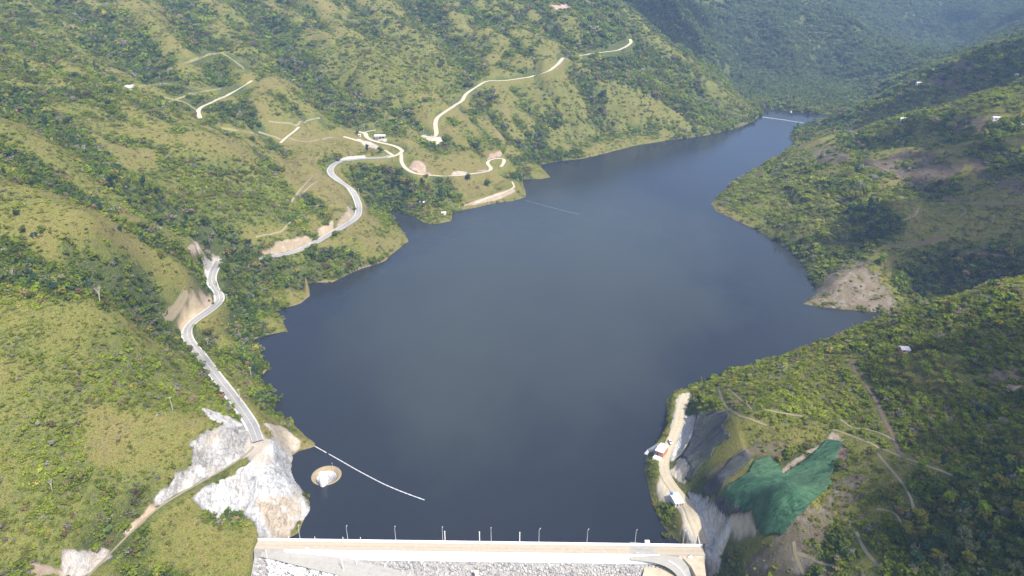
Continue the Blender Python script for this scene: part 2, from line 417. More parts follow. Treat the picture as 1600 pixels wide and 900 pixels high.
for px, rad in [([(40,285),(110,300),(170,335),(230,370),(280,395)], 11), ([(20,165),(80,205),(150,255),(200,295),(270,340),(330,372),(390,402)], 16),
    ([(100,10),(170,50),(200,90),(230,115)], 26), ([(290,5),(300,45),(310,70),(340,120)], 18), ([(380,180),(300,150),(250,110)], 14), ([(400,20),(470,110),(520,160),(560,180)], 24),
    ([(660,10),(700,60),(730,110),(735,135)], 20), ([(560,40),(590,60)], 16), ([(20,400),(90,445),(170,460),(250,480),(262,500)], 11), ([(0,420),(60,440)], 12),
    ([(350,430),(400,425),(440,440),(470,440)], 14), ([(360,445),(395,460)], 12), ([(575,290),(600,310),(620,300),(650,310),(700,300)], 13), ([(590,300),(560,270),(620,280)], 10),
    ([(830,240),(850,200),(870,180)], 12), ([(820,250),(850,245),(900,240)], 10), ([(900,130),(930,150),(940,200)], 16), ([(1060,100),(1100,160),(1130,190)], 18),
    ([(1340,330),(1370,340),(1390,360),(1350,370)], 13), ([(1300,290),(1340,300)], 10), ([(1550,230),(1600,260)], 16), ([(1500,210),(1560,200),(1600,190)], 10), ([(1260,380),(1300,400),(1330,400)], 8),
    ([(1420,440),(1500,430),(1580,420)], 14), ([(1560,70),(1500,120),(1590,110)], 18), ([(1450,800),(1520,760),(1560,860),(1500,890)], 16), ([(1490,700),(1540,720)], 8),
    ([(490,400),(540,395),(555,405)], 7), ([(480,310),(510,340),(520,365)], 9), ([(410,450),(380,480)], 9), ([(450,420),(420,410)], 9), ([(0,180),(40,170)], 14), ([(200,100),(150,70)], 16)]:
    woods(px, rad)

LUSH = np.where((dist > 1250) & (X > 120), np.maximum(LUSH, .82 + .25 * fbm(X, Y, 120, 181, 3)), LUSH)
for px in ([(945,-10),(985,25),(1030,62),(1058,85),(1110,128),(1160,160)],):  # paler grass along the ridge crest paints in its sunlit edge
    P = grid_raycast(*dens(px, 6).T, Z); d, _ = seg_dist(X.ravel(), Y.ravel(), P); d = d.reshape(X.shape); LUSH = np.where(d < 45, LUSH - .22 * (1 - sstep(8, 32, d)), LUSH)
WHITE, GREYROCK, TAN, PALETAN, PINK, BROWN, DUST = (.54,.52,.49), (.40,.39,.38), (.36,.28,.18), (.42,.35,.25), (.34,.25,.17), (.17,.115,.085), (.50,.44,.34)
# quarried rock at the left end of the dam
paint([(292,690),(330,672),(352,662),(375,662),(398,676),(420,690),(405,702),(370,722),(330,744),(290,765),(250,789),(240,785),(258,762),(280,738),(298,722),(302,706)], (.37,.36,.34), .8, 1.5, 1.0)
paint([(310,636),(345,645),(380,662),(360,668),(330,655)], WHITE, .8, 1.2, .8)
paint([(345,612),(360,635),(385,660),(395,660),(372,625)], PALETAN, .8, 1.0, .5)
paint([(400,715),(412,695),(425,680),(440,688),(455,712),(456,735),(470,765),(485,797),(475,812),(455,830),(430,842),(405,840),(398,815),(370,800),(340,806),(318,800),(298,778),(320,760),(365,742)], (.50,.50,.495), .8, 1.5, .9)
paint([(402,772),(440,775),(470,790),(470,812),(450,830),(428,838),(405,800)], (.44,.36,.26), 1.2, 2.0, .9)
paint([(388,668),(405,668),(424,690),(416,712),(404,735),(392,722),(384,706)], (.40,.36,.29), 1.2, 1.5, .3)
paint([(408,660),(440,665),(470,690),(468,702),(455,712),(440,700),(425,680)], PALETAN, 1.2, 1.5, .4)
paint([(95,862),(130,860),(165,855),(172,872),(150,892),(125,905),(100,905)], (.48,.43,.38), 1.5, 2, .6)
paint([(185,830),(235,790),(246,795),(200,838)], (.45,.34,.23), 1, 1.2, .3)
paint([(30,888),(60,882),(100,895),(60,903)], PINK, 1.2, 2, .2, amt=.7)
paint([(414,846),(440,848),(452,862),(435,878),(415,872)], (.45,.45,.44), .8, .8, .2)
# road cuts on the left
paint([(293,388),(305,379),(325,381),(335,388),(320,395),(310,398),(298,395)], (.47,.36,.25), 1, 1, .5)
paint([(318,405),(335,398),(347,405),(352,412),(338,425),(328,440),(318,428)], (.38,.35,.31), 1, 1.5, .8)
paint([(278,505),(285,470),(310,455),(332,462),(335,478),(310,492),(295,508),(284,518)], (.36,.29,.18), 1.5, 2, .2)
paint([(310,460),(325,457),(333,468),(322,478),(312,472)], (.47,.35,.25), 1.0, 1.2, .4)
paint([(412,395),(435,375),(480,368),(490,378),(460,392),(430,398)], (.33,.26,.165), 1.5, 2.5, .3)
paint([(520,360),(535,335),(548,320),(556,335),(545,348),(530,358)], (.29,.235,.14), 2, 3, .2)
paint([(495,358),(520,345),(525,360),(500,372)], (.36,.28,.18), 1.5, 2, .2)
paint([(638,262),(648,250),(660,252),(668,266),(675,274),(655,272)], (.36,.26,.17), 1.5, 2.5, .4)
paint([(702,273),(712,267),(730,268),(728,274)], PALETAN, 1, 1, .3)
paint([(745,268),(760,260),(762,267)], (.37,.26,.18), 1, 1.5, .3)
paint([(758,252),(765,240),(780,236),(790,243),(770,247)], (.38,.275,.19), 1, 1.5, .3)
paint([(720,322),(745,312),(775,302),(803,293),(806,300),(780,312),(745,320)], (.36,.275,.185), 1, 1.5, .3)
paint([(250,110),(268,104),(278,110),(262,114)], PINK, 2, 2, .2, amt=.7)
paint([(193,133),(210,132),(205,142),(195,140)], (.6,.56,.48), 1, 1, .3)
paint([(655,211),(690,214),(694,224),(680,228),(668,220)], DUST, 1, 1, .1)
paint([(525,250),(545,244),(570,243),(575,247),(540,251)], (.5,.46,.4), 1, 1, .1)
paint([(556,216),(580,222),(592,228),(588,233),(570,229)], DUST, 1, 1, .1)
paint([(585,219),(604,222),(608,219),(600,216),(585,215)], DUST, 1, 1, .1)
paint([(860,8),(885,6),(895,12),(870,16)], (.38,.27,.2), 3, 3, .2)
# right bank
paint([(1070,760),(1078,770),(1105,776),(1128,795),(1143,815),(1140,838),(1128,862),(1120,905),(1100,905),(1102,850),(1097,825),(1082,797)], (.52,.51,.49), .8, 1.2, .8)
paint([(1062,716),(1080,714),(1085,726),(1078,742),(1072,758),(1060,752),(1046,738)], (.54,.47,.36), .8, 1.2, .6)
paint([(1068,646),(1080,648),(1090,652),(1085,676),(1070,700),(1062,712),(1048,722),(1050,700),(1060,680)], (.52,.51,.48), .8, 1.2, .7)
paint([(1058,618),(1078,612),(1082,618),(1070,640),(1066,660),(1058,690),(1044,690),(1046,670),(1054,640)], (.44,.41,.36), .8, 1, .2)
paint([(1030,742),(1045,752),(1062,775),(1080,800),(1092,830),(1090,850),(1070,848),(1062,830),(1066,815),(1058,795),(1035,785),(1024,770)], (.50,.44,.33), 1.0, 1.2, .1)
paint([(1062,828),(1075,824),(1090,848),(1080,853),(1068,849)], (.42,.40,.36), .8, 1, .6)
paint([(1138,806),(1157,803),(1172,800),(1182,815),(1185,838),(1165,842),(1148,838)], (.44,.38,.28), 1, 1, .2)
paint([(1215,835),(1250,806),(1297,762),(1330,742),(1352,748),(1340,775),(1300,820),(1275,880),(1255,905),(1190,905),(1150,890),(1195,850)], (.20,.165,.10), 3, 6, .3, amt=.62, bare=.55)
paint([(1215,735),(1245,715),(1280,695),(1300,675),(1325,688),(1310,694),(1290,690),(1250,724),(1224,742)], (.36,.29,.2), 1, 1.5, .4)
paint([(1095,745),(1140,715),(1180,690),(1230,690),(1240,710),(1200,715),(1160,715),(1110,765)], (.20,.165,.075), 2, 3, .1, amt=.75, bare=.5)
paint([(1300,700),(1325,690),(1322,720),(1300,740)], (.24,.16,.12), 1.5, 2, .2, amt=.8)
paint([(1254,476),(1270,455),(1285,436),(1325,405),(1352,402),(1365,425),(1395,462),(1408,487),(1340,486),(1290,481)], (.20,.16,.105), 3, 8, .22, amt=.78, bare=.4)
paint([(1540,580),(1570,570),(1600,575),(1600,612),(1575,612),(1555,600)], (.20,.145,.10), 2, 5, .3, amt=.75, bare=.6)
paint([(1350,255),(1440,235),(1500,262),(1480,290),(1440,300),(1400,275)], (.155,.12,.075), 5, 9, .1, amt=.72, bare=.5)
paint([(1435,128),(1500,88),(1530,98),(1500,125),(1530,140),(1500,148),(1470,135)], (.16,.12,.08), 4, 7, .1, amt=.75, bare=.6)
paint([(1450,190),(1530,185),(1560,195),(1500,215)], (.18,.125,.09), 4, 5, .1, amt=.7, bare=.6)
paint([(1500,230),(1600,280),(1600,310),(1540,290)], (.19,.14,.09), 4, 6, .1, amt=.5, bare=.4)
paint([(1265,235),(1300,228),(1330,245),(1310,256),(1275,255)], (.17,.14,.09), 3, 3, .1, amt=.7, bare=.6)
# rough ground in the worked rock
rk = ROCK * sstep(0, 3, SD) * sstep(0.3, 3, RD)
for k_ in ():
    pass
rdg = 1 - 2 * np.abs(fbm(X * 1.0 + Y * .5, Y * .6 - X * .3, 9, 301, 4))
rd2 = 1 - 2 * np.abs(fbm(X * .4 + Y, Y * .4 - X, 4.2, 321, 2))
blk = np.floor(3 * fbm(X, Y, 7, 331, 2)) / 3
Z = Z + rk * (1.7 * rdg + .9 * rd2 + 1.3 * blk) - rk * 0.6
band = sstep(-2.0, -.3, SD) * (1 - sstep(.3, 1.4, SD)) * np.clip(.42 + .5 * fbm(X, Y, 30, 341, 3), 0, .8) * lakeside * (PAINT[..., 3] < .3)
PAINT[..., :3] = np.where((band > .02)[..., None], np.array((.20, .155, .085)), PAINT[..., :3]); PAINT[..., 3] = np.maximum(PAINT[..., 3], band)
Z = np.where((SD >= 0.3) & lakeside & (ROCK > .1) & ~dm, np.maximum(Z, 0.15), Z)
PAINT[RD < 0.4] = PAINT[RD < 0.4]

lush([(1388,556),(1440,548),(1508,552),(1512,602),(1440,608),(1390,590)], .30, 4, 3)
for px in ([(1003,706),(1026,688),(1036,690),(1030,716),(1008,716)], [(1403,538),(1424,538),(1426,560),(1403,560)]):
    bb, a = area(px, 1.0, .4); BARE[bb] = np.maximum(BARE[bb], a)
# nothing grows through the netting sheets on the cut slope
NET = {
 'g': [(1120,776),(1138,758),(1170,740),(1178,722),(1190,716),(1203,714),(1219,732),(1224,741),(1254,722),(1293,690),(1317,694),(1308,712),(1305,730),(1295,748),(1297,758),(1280,776),(1259,796),(1249,806),(1224,835),(1203,838),(1185,837),(1180,809),(1173,799),(1155,799),(1147,796),(1137,801)],
 'b1': [(1088,648),(1137,644),(1138,653),(1127,666),(1139,684),(1119,699),(1111,714),(1088,737),(1078,755),(1069,750),(1081,730),(1065,714),(1078,694),(1083,676)],
 'b2': [(1093,768),(1145,717),(1162,704),(1175,717),(1157,735),(1134,753),(1119,776),(1132,784),(1157,796),(1155,803),(1137,808),(1127,796),(1114,778)]}
for px in list(NET.values()) + [[(1062,640),(1140,642),(1180,700),(1240,722),(1190,840),(1150,845),(1120,880),(1092,800),(1050,745)]]:
    bb, a = area(px, 1.2, .5); BARE[bb] = np.maximum(BARE[bb], a)
# ------------------------------------------------------------------ materials
class NT:
    def __init__(s, name):
        s.m = bpy.data.materials.new(name); s.m.use_nodes = True
        s.t = s.m.node_tree; s.t.nodes.clear()
        s.out = s.t.nodes.new('ShaderNodeOutputMaterial')
    def n(s, kind, props=None, **inp):
        nd = s.t.nodes.new('ShaderNode' + kind)
        for k, v in (props or {}).items(): setattr(nd, k, v)
        for k, v in inp.items():
            sock = nd.inputs[int(k[1:])] if k[0] == '_' and k[1:].isdigit() else nd.inputs[k.replace('_', ' ')]
            if isinstance(v, bpy.types.NodeSocket): s.t.links.new(v, sock)
            elif isinstance(v, bpy.types.Node): s.t.links.new(v.outputs[0], sock)
            else: sock.default_value = v
        return nd
    def noise(s, scale, detail=4, rough=.55, vec=None, dist=0):
        k = dict(Scale=scale, Detail=detail, Roughness=rough, Distortion=dist)
        if vec is not None: k['Vector'] = vec
        return s.n('TexNoise', **k).outputs['Fac']
    def ramp(s, fac, stops):
        nd = s.n('ValToRGB', Fac=fac); e = nd.color_ramp.elements
        while len(e) < len(stops): e.new(0.5)
        for el, (p, c) in zip(e, stops):
            el.position = p; el.color = tuple(c) + (1,) if not isinstance(c, (int, float)) else (c, c, c, 1)
        return nd.outputs[0]
    def mix(s, fac, a, b, mode='MIX'):
        nd = s.n('MixRGB', {'blend_type': mode}, Fac=fac)
        for i, v in ((1, a), (2, b)):
            if isinstance(v, bpy.types.NodeSocket): s.t.links.new(v, nd.inputs[i])
            else: nd.inputs[i].default_value = tuple(v) + (1,)
        return nd.outputs[0]
    def math(s, op, a, b=0.0, clamp=False):
        return s.n('Math', {'operation': op, 'use_clamp': clamp}, _0=a, _1=b).outputs[0]
    def pos(s): return s.n('NewGeometry').outputs['Position']
    def attr(s, name, out='Color', kind='GEOMETRY'): return s.n('Attribute', {'attribute_name': name, 'attribute_type': kind}).outputs[out]
    def bump(s, h, strength, distance):
        return s.n('Bump', Height=h, Strength=strength, Distance=distance).outputs[0]
    def bsdf(s, **k):
        b = s.n('BsdfPrincipled', **k); s.t.links.new(b.outputs[0], s.out.inputs[0]); return s.m

def plain(name, col, rough=.7, var=.12, scale=.8, spec=.3, metal=0.0, bump=0.0):
    t = NT(name); p = t.n('TexCoord').outputs['Object']
    f = t.noise(scale, 5, .6, p)
    c = t.mix(t.ramp(f, [(.3, 0.0), (.75, 1.0)]), tuple(x * (1 - var) for x in col), tuple(min(.95, x * (1 + var)) for x in col))
    k = dict(Base_Color=c, Roughness=rough, Metallic=metal); k['Specular IOR Level'] = spec
    if bump: k['Normal'] = t.bump(t.noise(scale * 5, 4, .6, p), .6, bump)
    return t.bsdf(**k)

def ground_material():
    t = NT('hillside'); p = t.pos()
    lushv = t.attr('lush', 'Fac')
    n1 = t.noise(.035, 6, .6, p); n2 = t.noise(.35, 5, .65, p); n3 = t.noise(1.6, 3, .6, p)
    f = t.math('ADD', lushv, t.math('MULTIPLY', t.math('SUBTRACT', n2, .5), 1.1))
    f = t.math('ADD', f, t.math('MULTIPLY', t.math('SUBTRACT', n1, .5), .6))
    veg = t.ramp(f, [(.0, (.215, .170, .076)), (.28, (.192, .170, .046)), (.5, (.156, .166, .034)), (.62, (.118, .140, .034)), (.75, (.080, .100, .026)), (1.0, (.058, .084, .024))])
    # rusty and straw-coloured flecks of dead brush
    veg = t.mix(t.ramp(t.noise(.16, 5, .7, p), [(.54, 0.0), (.72, .55)]), veg, (.135, .105, .07))
    veg = t.mix(t.ramp(n3, [(.38, .65), (.56, 0.0)]), veg, (.040, .046, .016))
    veg = t.mix(t.ramp(t.noise(.75, 4, .7, p), [(.5, 0.0), (.66, .6)]), veg, (.19, .17, .06))
    pc = t.attr('paint', 'Color'); pa = t.attr('paint', 'Alpha'); rock = t.attr('rock', 'Fac')
    mp = t.n('Mapping', Vector=p, Scale=(.9, .25, .18), Rotation=(.3, .2, .7))
    st = t.noise(.55, 8, .7, mp.outputs[0], 1.2)
    st2 = t.noise(.11, 5, .6, p)
    soil = t.mix(t.ramp(st, [(.28, .0), (.5, .5), (.75, 1.0)]), pc, (.5, .5, .5), 'OVERLAY')
    dark = t.math('MULTIPLY', t.ramp(st, [(.38, 1.0), (.55, 0.0)]), t.math('ADD', t.math('MULTIPLY', rock, .55), .22))
    soil = t.mix(dark, soil, (.15, .14, .13))
    vr = t.n('TexVoronoi', {'feature': 'DISTANCE_TO_EDGE'}, Vector=t.mix(.12, p, t.n('TexNoise', Vector=p, Scale=.5).outputs['Color'], 'ADD'), Scale=.33).outputs['Distance']
    crack = t.math('MULTIPLY', t.ramp(vr, [(.0, 1.0), (.07, 0.0)]), t.math('MULTIPLY', rock, .6))
    soil = t.mix(crack, soil, (.10, .095, .09))
    lightf = t.math('MULTIPLY', t.ramp(st2, [(.5, 0.0), (.62, .7)]), rock)
    soil = t.mix(lightf, soil, (.58, .57, .56))
    warm = t.math('MULTIPLY', t.ramp(t.noise(.07, 4, .6, p), [(.52, 0.0), (.64, .5)]), rock)
    soil = t.mix(warm, soil, (.43, .35, .25))
    a = t.math('ADD', t.math('MULTIPLY', pa, 1.5), t.math('MULTIPLY', t.math('SUBTRACT', n2, .5), 1.5))
    a = t.ramp(a, [(.35, 0.0), (.75, 1.0)])
    a = t.math('MULTIPLY', a, t.ramp(pa, [(.02, 0.0), (.2, 1.0)]))
    c = t.mix(a, veg, soil)
    h = t.math('ADD', t.math('MULTIPLY', n3, .9), t.math('MULTIPLY', n2, 1.3))
    h = t.math('ADD', h, t.math('MULTIPLY', st, t.math('MULTIPLY', rock, 2.5)))
    k = dict(Base_Color=c, Roughness=.95, Normal=t.bump(h, .7, 1.0)); k['Specular IOR Level'] = .1
    return t.bsdf(**k)

def foliage(name, tint=None, var=.35, trans=.5):
    t = NT(name); p = t.pos()
    oi = t.n('ObjectInfo').outputs['Random']
    base = t.attr('tint', 'Color', 'INSTANCER') if tint is None else t.mix(0.0, tint, tint)
    v = t.math('ADD', t.math('MULTIPLY', oi, var), 1 - var / 2)
    nz = t.noise(1.3, 3, .6, p)
    v = t.math('MULTIPLY', v, t.math('ADD', t.math('MULTIPLY', nz, 1.1), .45))
    c = t.n('MixRGB', {'blend_type': 'MULTIPLY'}, Fac=1.0, Color1=base, Color2=v).outputs[0]
    k = dict(Color=c)
    d = t.n('BsdfDiffuse', Color=c); tr = t.n('BsdfTranslucent', Color=t.mix(.35, c, (.20, .24, .03)))
    mx = t.n('MixShader', Fac=trans, _1=d.outputs[0], _2=tr.outputs[0])
    t.t.links.new(mx.outputs[0], t.out.inputs[0]); return t.m

def water_material():
    t = NT('lake water'); p = t.pos()
    s1 = t.n('Mapping', Vector=p, Scale=(1, .6, 1), Rotation=(0, 0, .5)).outputs[0]
    w = t.math('ADD', t.math('MULTIPLY', t.noise(.9, 4, .7, s1), .5), t.math('MULTIPLY', t.noise(.16, 3, .6, s1), .9))
    big = t.noise(.0042, 2, .45, t.n('Mapping', Vector=p, Scale=(1, .35, 1), Rotation=(0, 0, -.55)).outputs[0])
    c = t.mix(t.ramp(big, [(.30, 0.0), (.72, 1.0)]), (.014, .017, .025), (.030, .036, .037))  # broad surface sheen painted as paler streaks in the base colour
    # paler mid-lake patch: sheen of reflected clouds painted into the base colour
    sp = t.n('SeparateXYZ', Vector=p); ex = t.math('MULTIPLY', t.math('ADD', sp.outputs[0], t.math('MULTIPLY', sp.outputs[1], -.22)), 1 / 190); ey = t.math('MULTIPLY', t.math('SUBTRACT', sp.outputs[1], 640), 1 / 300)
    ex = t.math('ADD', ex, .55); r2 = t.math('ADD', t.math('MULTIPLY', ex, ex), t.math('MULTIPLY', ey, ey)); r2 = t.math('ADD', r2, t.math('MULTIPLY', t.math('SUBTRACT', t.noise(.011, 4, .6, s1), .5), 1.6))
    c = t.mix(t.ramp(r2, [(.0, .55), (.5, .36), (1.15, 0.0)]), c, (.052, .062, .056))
    rough = t.math('ADD', .06, t.math('MULTIPLY', big, .12))
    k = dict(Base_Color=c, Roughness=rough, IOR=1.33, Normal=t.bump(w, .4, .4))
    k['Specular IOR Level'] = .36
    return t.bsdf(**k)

def road_material(name, base, edge, line=False, rough=.9):
    t = NT(name); p = t.pos(); uv = t.n('UVMap').outputs[0]
    n = t.noise(.5, 5, .65, p); nb = t.noise(.06, 3, .5, p)
    c = t.mix(t.ramp(n, [(.3, 0.0), (.7, 1.0)]), tuple(x * .82 for x in base), tuple(min(.9, x * 1.15) for x in base))
    c = t.mix(t.ramp(nb, [(.4, 0.0), (.65, .6)]), c, edge)
    u = t.n('SeparateXYZ', Vector=uv).outputs[0]
    d = t.math('ABSOLUTE', t.math('SUBTRACT', u, .5))
    if line:
        c = t.mix(t.ramp(d, [(.44, 0.0), (.455, .7), (.48, .7), (.49, .0)]), c, (.62, .62, .6))
        c = t.mix(t.ramp(d, [(.0, .6), (.016, .6), (.022, 0.0)]), c, (.6, .58, .5))
    else:
        tr = t.ramp(d, [(.08, 0.0), (.17, .5), (.28, .5), (.36, 0.0)])
        c = t.mix(tr, c, tuple(min(.9, x * 1.12) for x in base))
        c = t.mix(t.ramp(t.math('ADD', d, t.math('MULTIPLY', t.math('SUBTRACT', n, .5), .25)), [(.38, 0.0), (.5, .8)]), c, edge)
    k = dict(Base_Color=c, Roughness=rough, Normal=t.bump(n, .4, .1)); k['Specular IOR Level'] = .15
    return t.bsdf(**k)

def netting_material(name, a, b, c3):
    t = NT(name); p = t.pos()
    mp = t.n('Mapping', Vector=p, Scale=(.3, 1.0, .4), Rotation=(0, 0, .75)).outputs[0]
    n = t.noise(.35, 6, .65, mp, .8); g = t.noise(.06, 3, .5, p)
    c = t.mix(t.ramp(n, [(.40, 0.0), (.60, 1.0)]), a, b)
    c = t.mix(t.ramp(t.noise(1.1, 5, .7, mp, 1.0), [(.55, 0.0), (.7, .5)]), c, tuple(min(.9, 1.9 * q + .01) for q in c3))
    c = t.mix(t.ramp(g, [(.45, 0.0), (.62, .75)]), c, c3)
    c = t.mix(t.ramp(t.noise(.42, 5, .75, mp, 1.6), [(.50, 0.0), (.60, .5)]), c, tuple(q * .5 for q in a))
    k = dict(Base_Color=c, Roughness=.8, Normal=t.bump(t.math('ADD', n, t.math('MULTIPLY', t.noise(1.3, 4, .6, mp, 1.5), .5)), .9, 1.3)); k['Specular IOR Level'] = .2
    return t.bsdf(**k)

def rubble_material():
    t = NT('quarried rubble'); p = t.pos(); r = t.n('NewGeometry').outputs['Random Per Island']
    c = t.ramp(r, [(.0, (.20, .20, .21)), (.35, (.30, .295, .29)), (.6, (.40, .385, .36)), (.8, (.58, .565, .53)), (1.0, (.40, .33, .27))])
    c = t.mix(t.ramp(t.noise(.9, 4, .6, p), [(.35, .35), (.6, 0.0)]), c, (.2, .19, .18))
    k = dict(Base_Color=c, Roughness=.9, Normal=t.bump(t.noise(3., 4, .6, p), .5, .2)); k['Specular IOR Level'] = .2
    return t.bsdf(**k)

M = dict(
    ground=ground_material(), water=water_material(), veg=foliage('scrub leaves'),
    asphalt=road_material('worn asphalt', (.235, .23, .22), (.29, .28, .26), True),
    dirt=road_material('pale dirt road', (.45, .40, .30), (.38, .32, .22)),
    tan=road_material('tan dirt road', (.40, .345, .25), (.35, .30, .21)),
    grassline=road_material('grassy track', (.21, .195, .085), (.19, .175, .07)), trail=road_material('trodden path', (.24, .20, .13), (.19, .17, .09)),
    earth=road_material('dark earth path', (.15, .10, .08), (.13, .10, .06)),
    crest=road_material('crest surface', (.36, .31, .24), (.35, .30, .235)),
    ramp=road_material('grey gravel ramp', (.29, .28, .26), (.32, .305, .27)),
    concrete=plain('white concrete', (.78, .78, .77), .8, .10, .35), greyc=plain('grey concrete', (.38, .38, .38), .85, .15, .4),
    rubble=rubble_material(), guttercon=plain('dusty concrete', (.46, .45, .43), .9, .2, .3), bedding=plain('rubble bedding', (.30, .29, .28), .95, .2, .6, bump=.3),
    green=netting_material('green netting', (.024, .072, .038), (.052, .128, .066), (.085, .165, .082)),
    black=netting_material('black netting', (.045, .045, .058), (.105, .10, .12), (.07, .085, .06)),
    steel=plain('galvanised steel', (.55, .56, .58), .45, .08, .5, metal=.3), wood=plain('grey timber pole', (.50, .47, .42), .85, .15, 1.),
    roofwhite=plain('white sheet roof', (.78, .78, .80), .5, .06, .5), roofgrey=plain('weathered sheet roof', (.46, .45, .47), .6, .18, .8),
    brick=plain('orange brick', (.46, .22, .14), .85, .15, 1.), wallwhite=plain('painted wall', (.62, .60, .56), .8, .1, .7), dark=plain('dark opening', (.03, .03, .035), .6, .1, 1.),
    purple=plain('faded purple sheet', (.24, .14, .24), .6, .12, .8), blue=plain('blue plastic', (.05, .20, .48), .4, .1, 1.), red=plain('red paint', (.55, .05, .05), .4, .1, 1.),
    teal=plain('teal tarpaulin', (.04, .30, .26), .5, .1, 1.), yellow=plain('yellow paint', (.45, .36, .04), .6, .1, 1.),
    carwhite=plain('white car paint', (.78, .78, .78), .25, .02, .3, spec=.6), tyre=plain('tyre rubber', (.02, .02, .02), .8, .1, 2.), glass=plain('dark glass', (.02, .025, .03), .08, .05, 1., spec=.7),
    rim=plain('stained concrete rim', (.27, .215, .13), .7, .2, .5), funnel=None, boom=plain('boom floats', (.55, .56, .58), .6, .12, .3),
    bark=plain('brown bark', (.10, .08, .06), .9, .2, 2.), palebark=plain('pale bark', (.42, .38, .32), .9, .15, 2.),
    skin=plain('skin', (.30, .18, .12), .6, .05, 3.), cloth=plain('dark clothing', (.05, .05, .07), .9, .1, 3.),
)
def funnel_material():
    t = NT('wet spillway throat'); p = t.n('TexCoord').outputs['Object']
    an = t.n('SeparateXYZ', Vector=p)
    ang = t.math('ARCTAN2', an.outputs[1], an.outputs[0])
    v = t.n('CombineXYZ', X=t.math('MULTIPLY', ang, 6.0), Y=t.math('MULTIPLY', an.outputs[2], .25)).outputs[0]
    f = t.noise(1.6, 3, .6, v)
    c = t.ramp(f, [(.36, (.26, .24, .23)), (.5, (.5, .49, .5)), (.62, (.80, .80, .84))])
    k = dict(Base_Color=c, Roughness=.35); k['Specular IOR Level'] = .4
    return t.bsdf(**k)
M['funnel'] = funnel_material()

# ------------------------------------------------------------------ object helpers
def raw_mesh(name, V, faces, mats, smooth=False):
    """faces: array (n,3) or (n,4)"""
    me = bpy.data.meshes.new(name)
    V = np.asarray(V, np.float32); Fc = np.asarray(faces, np.int32)
    me.vertices.add(len(V)); me.vertices.foreach_set('co', V.ravel())
    k = Fc.shape[1]
    me.loops.add(Fc.size); me.loops.foreach_set('vertex_index', Fc.ravel())
    me.polygons.add(len(Fc)); me.polygons.foreach_set('loop_start', np.arange(0, Fc.size, k, dtype=np.int32))
    try: me.polygons.foreach_set('loop_total', np.full(len(Fc), k, np.int32))
    except Exception: pass
    me.update(calc_edges=True)
    if smooth: me.polygons.foreach_set('use_smooth', np.ones(len(Fc), bool))
    for m_ in (mats if isinstance(mats, (list, tuple)) else [mats]): me.materials.append(m_)
    return me

def put(name, me, parent=None, loc=None, rot=None):
    o = bpy.data.objects.new(name, me); COL.objects.link(o)
    if parent is not None: o.parent = parent
    if loc is not None: o.location = loc
    if rot is not None: o.rotation_euler = rot
    return o
def tag(o, label, cat, group=None):
    o['label'] = label; o['category'] = cat
    if group: o['group'] = group
    return o
def thing(name, label, cat, loc, rz=0.0, group=None):
    o = put(name, None, None, loc, (0, 0, rz)); o.empty_display_size = 1.0
    return tag(o, label, cat, group)
def structure(o): o['kind'] = 'structure'; return o
def stuff(o): o['kind'] = 'stuff'; return o

